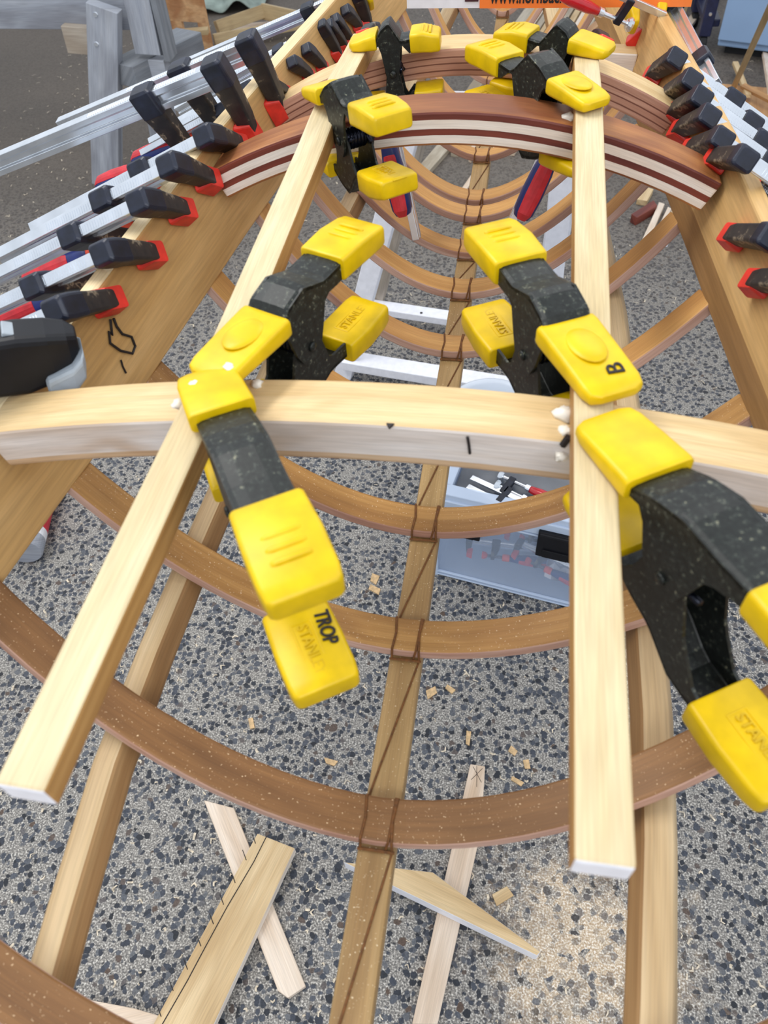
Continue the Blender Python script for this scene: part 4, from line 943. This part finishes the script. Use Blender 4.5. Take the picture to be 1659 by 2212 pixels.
# orange sign board lying across the gunwales
sy = 1.205; q0, q1 = onY(878, 2, sy), onY(1400, 20, sy); zs = GT + dz(sy) + .0015
SG = thing('sign_board', 'orange sign board with black lettering standing across the gunwales at the top', 'sign', (0, sy, zs))
xo = onY(1036, 10, sy).x; xr_ = .27; zt2 = zs + .085
MB().box(((q0.x + xr_) / 2, sy + .009, (zs + zt2) / 2), (xr_ - q0.x, .012, zt2 - zs)).build('back_board', 'tin_white', SG)
MB().box(((xo + xr_) / 2, sy + .0020, (zs + zt2) / 2), (xr_ - xo, .002, zt2 - zs)).build('orange_field', 'orange', SG)
xa, xb = onY(1004, 6, sy).x, onY(1033, 6, sy).x
MB().box(((xa + xb) / 2, sy + .0022, zs + .028), (xb - xa, .0015, .04)).build('dark_print', 'sign_dark', SG)
xa, xb = onY(1058, 6, sy).x, onY(1250, 6, sy).x
tx = text_obj('www.hornbach.se', .026, .0004, 'sign_lettering', 'ink', SG, Matrix.Translation(((xa + xb) / 2, sy + .0008, zs + .0140)) @ Matrix.Rotation(R(90), 4, 'X'), bold=True)
sx_ = (xb - xa) / max(.01, tx.dimensions.x)
cx_ = (xa + xb) / 2 - SG.location.x
tx.data.transform(Matrix.Translation((cx_, 0, 0)) @ Matrix.Diagonal((sx_, 1, 1, 1)) @ Matrix.Translation((-cx_, 0, 0)))

# red-handled clamp above the right gunwale, yellow-tipped clamps on the far gunwales
a, b = onY(1357, 52, 1.175), onY(1212, -10, 1.15)
sc_ = (b - a).length / .139
screw_clamp('big red-handled screw clamp at the top right above the gunwale', frame(a, b - a, (0, -.3, 1)) @ Matrix.Scale(sc_, 4))['group'] = 'yellow-tipped spring clamps' if False else 'red-handled screw clamps'
p = on_gunwale(1392, 78, 1)
spring_clamp('spring_clamp', 'spring clamp with yellow tips on the far right gunwale by the red-handled clamp', .022, .115, .024, .03, hz=.012, emboss=False, mat=frame(p + V((-.011, 0, .012)), V((-.1, .75, .65)), (-1, 0, .1)))
p = on_gunwale(775, 40, -1)
spring_clamp('spring_clamp', 'spring clamp with yellow tips at the far end of the left gunwale', .024, .12, .026, .03, hz=.012, emboss=False, mat=frame(p + V((.011, .02, .012)), V((-.5, .6, .6)), (1, .2, .1)))

# black trigger clamp with translucent pads, lower left
QC = thing('trigger_clamp', 'black trigger clamp with translucent grey pad at the left picture edge', 'clamp', tuple(onZ(0, 760, 1.03)))
P0, P1 = onZ(-150, 800, 1.045), onZ(172, 752, 1.030); xx = (P1 - P0).normalized(); yy = V((0, 0, 1)).cross(xx).normalized(); zz = xx.cross(yy); Lq = (P1 - P0).length
mb = MB(); secs = []
for q, w_, h_, o_ in ((0, .030, .04, 0), (Lq * .3, .034, .05, 0), (Lq * .6, .034, .052, 0), (Lq * .8, .034, .044, .002), (Lq * .93, .03, .03, .006), (Lq, .02, .014, .010)):
    secs.append([P0 + xx * q + yy * a + zz * (b_ + o_) for a, b_ in rrect(w_, h_, .006)])
mb.loft(secs); mb.build('jaw_body', 'black_plastic', QC, bevel=.0015)
mb = MB(); secs = []
for q, w_, h_, o_ in ((Lq * .72, .034, .014, -.020), (Lq * .74, .040, .02, -.020), (Lq * .92, .040, .022, -.014), (Lq * 1.0, .036, .02, -.006), (Lq * 1.02, .026, .012, .0)):
    secs.append([P0 + xx * q + yy * (a - .004) + zz * (b_ + o_) for a, b_ in rrect(w_, h_, .005)])
mb.loft(secs); mb.build('pad', 'clear_pad', QC, bevel=.001)
mb = MB(); mb.bar(P0 + xx * Lq * .52 + zz * .026, P0 + xx * Lq * .62 + zz * .022, .018, .006, tuple(zz)); mb.build('side_badge', 'clear_pad', QC, bevel=.001)
mb = MB(); mb.bar(P0 - xx * .25 + zz * .0, P0 + xx * Lq * .5, .010, .020, tuple(zz)); mb.build('rail', 'steel', QC, bevel=.001)

# ------------------------------------------------------------------ light
w = bpy.data.worlds.new('workshop_light'); scene.world = w; w.use_nodes = True
w.node_tree.nodes['Background'].inputs[0].default_value = (.88, .93, 1.0, 1); w.node_tree.nodes['Background'].inputs[1].default_value = .95
def area(name, loc, tgt, size, e, c=(1, 1, 1)):
    l = bpy.data.lights.new(name, 'AREA'); l.shape = 'RECTANGLE'; l.size, l.size_y = size; l.energy = e; l.color = c
    o = bpy.data.objects.new(name, l); COL.objects.link(o); o.location = loc
    o.rotation_euler = (V(tgt) - V(loc)).to_track_quat('-Z', 'Y').to_euler(); return o
area('ceiling_and_fill_light', (-1.1, .9, 3.1), (.1, .5, .8), (1.5, .35), 36, (1, .97, .92))
area('ceiling_and_fill_light', (.7, -1.5, 2.7), (.1, .5, .9), (1.6, .6), 26, (.95, .97, 1))  # fill added behind the camera to lighten faces turned toward the viewer
area('ceiling_and_fill_light', (.6, 3.2, 3.2), (.2, 2.6, .4), (1.6, .5), 16, (1, .98, .95))
area('added_glint_light', (-1.9, 1.4, 3.0), (-.3, .9, 1), (2.4, .12), 16, (.9, .95, 1))  # added long light, no lamp seen there, for bright reflections in the steel
area('added_glint_light', (1.8, .6, 3.0), (.3, .9, 1), (2.4, .12), 12, (.9, .95, 1))  # matching added light on the right, also for glints on the metal
scene.view_settings.view_transform = 'Standard'
scene.view_settings.look = 'None'
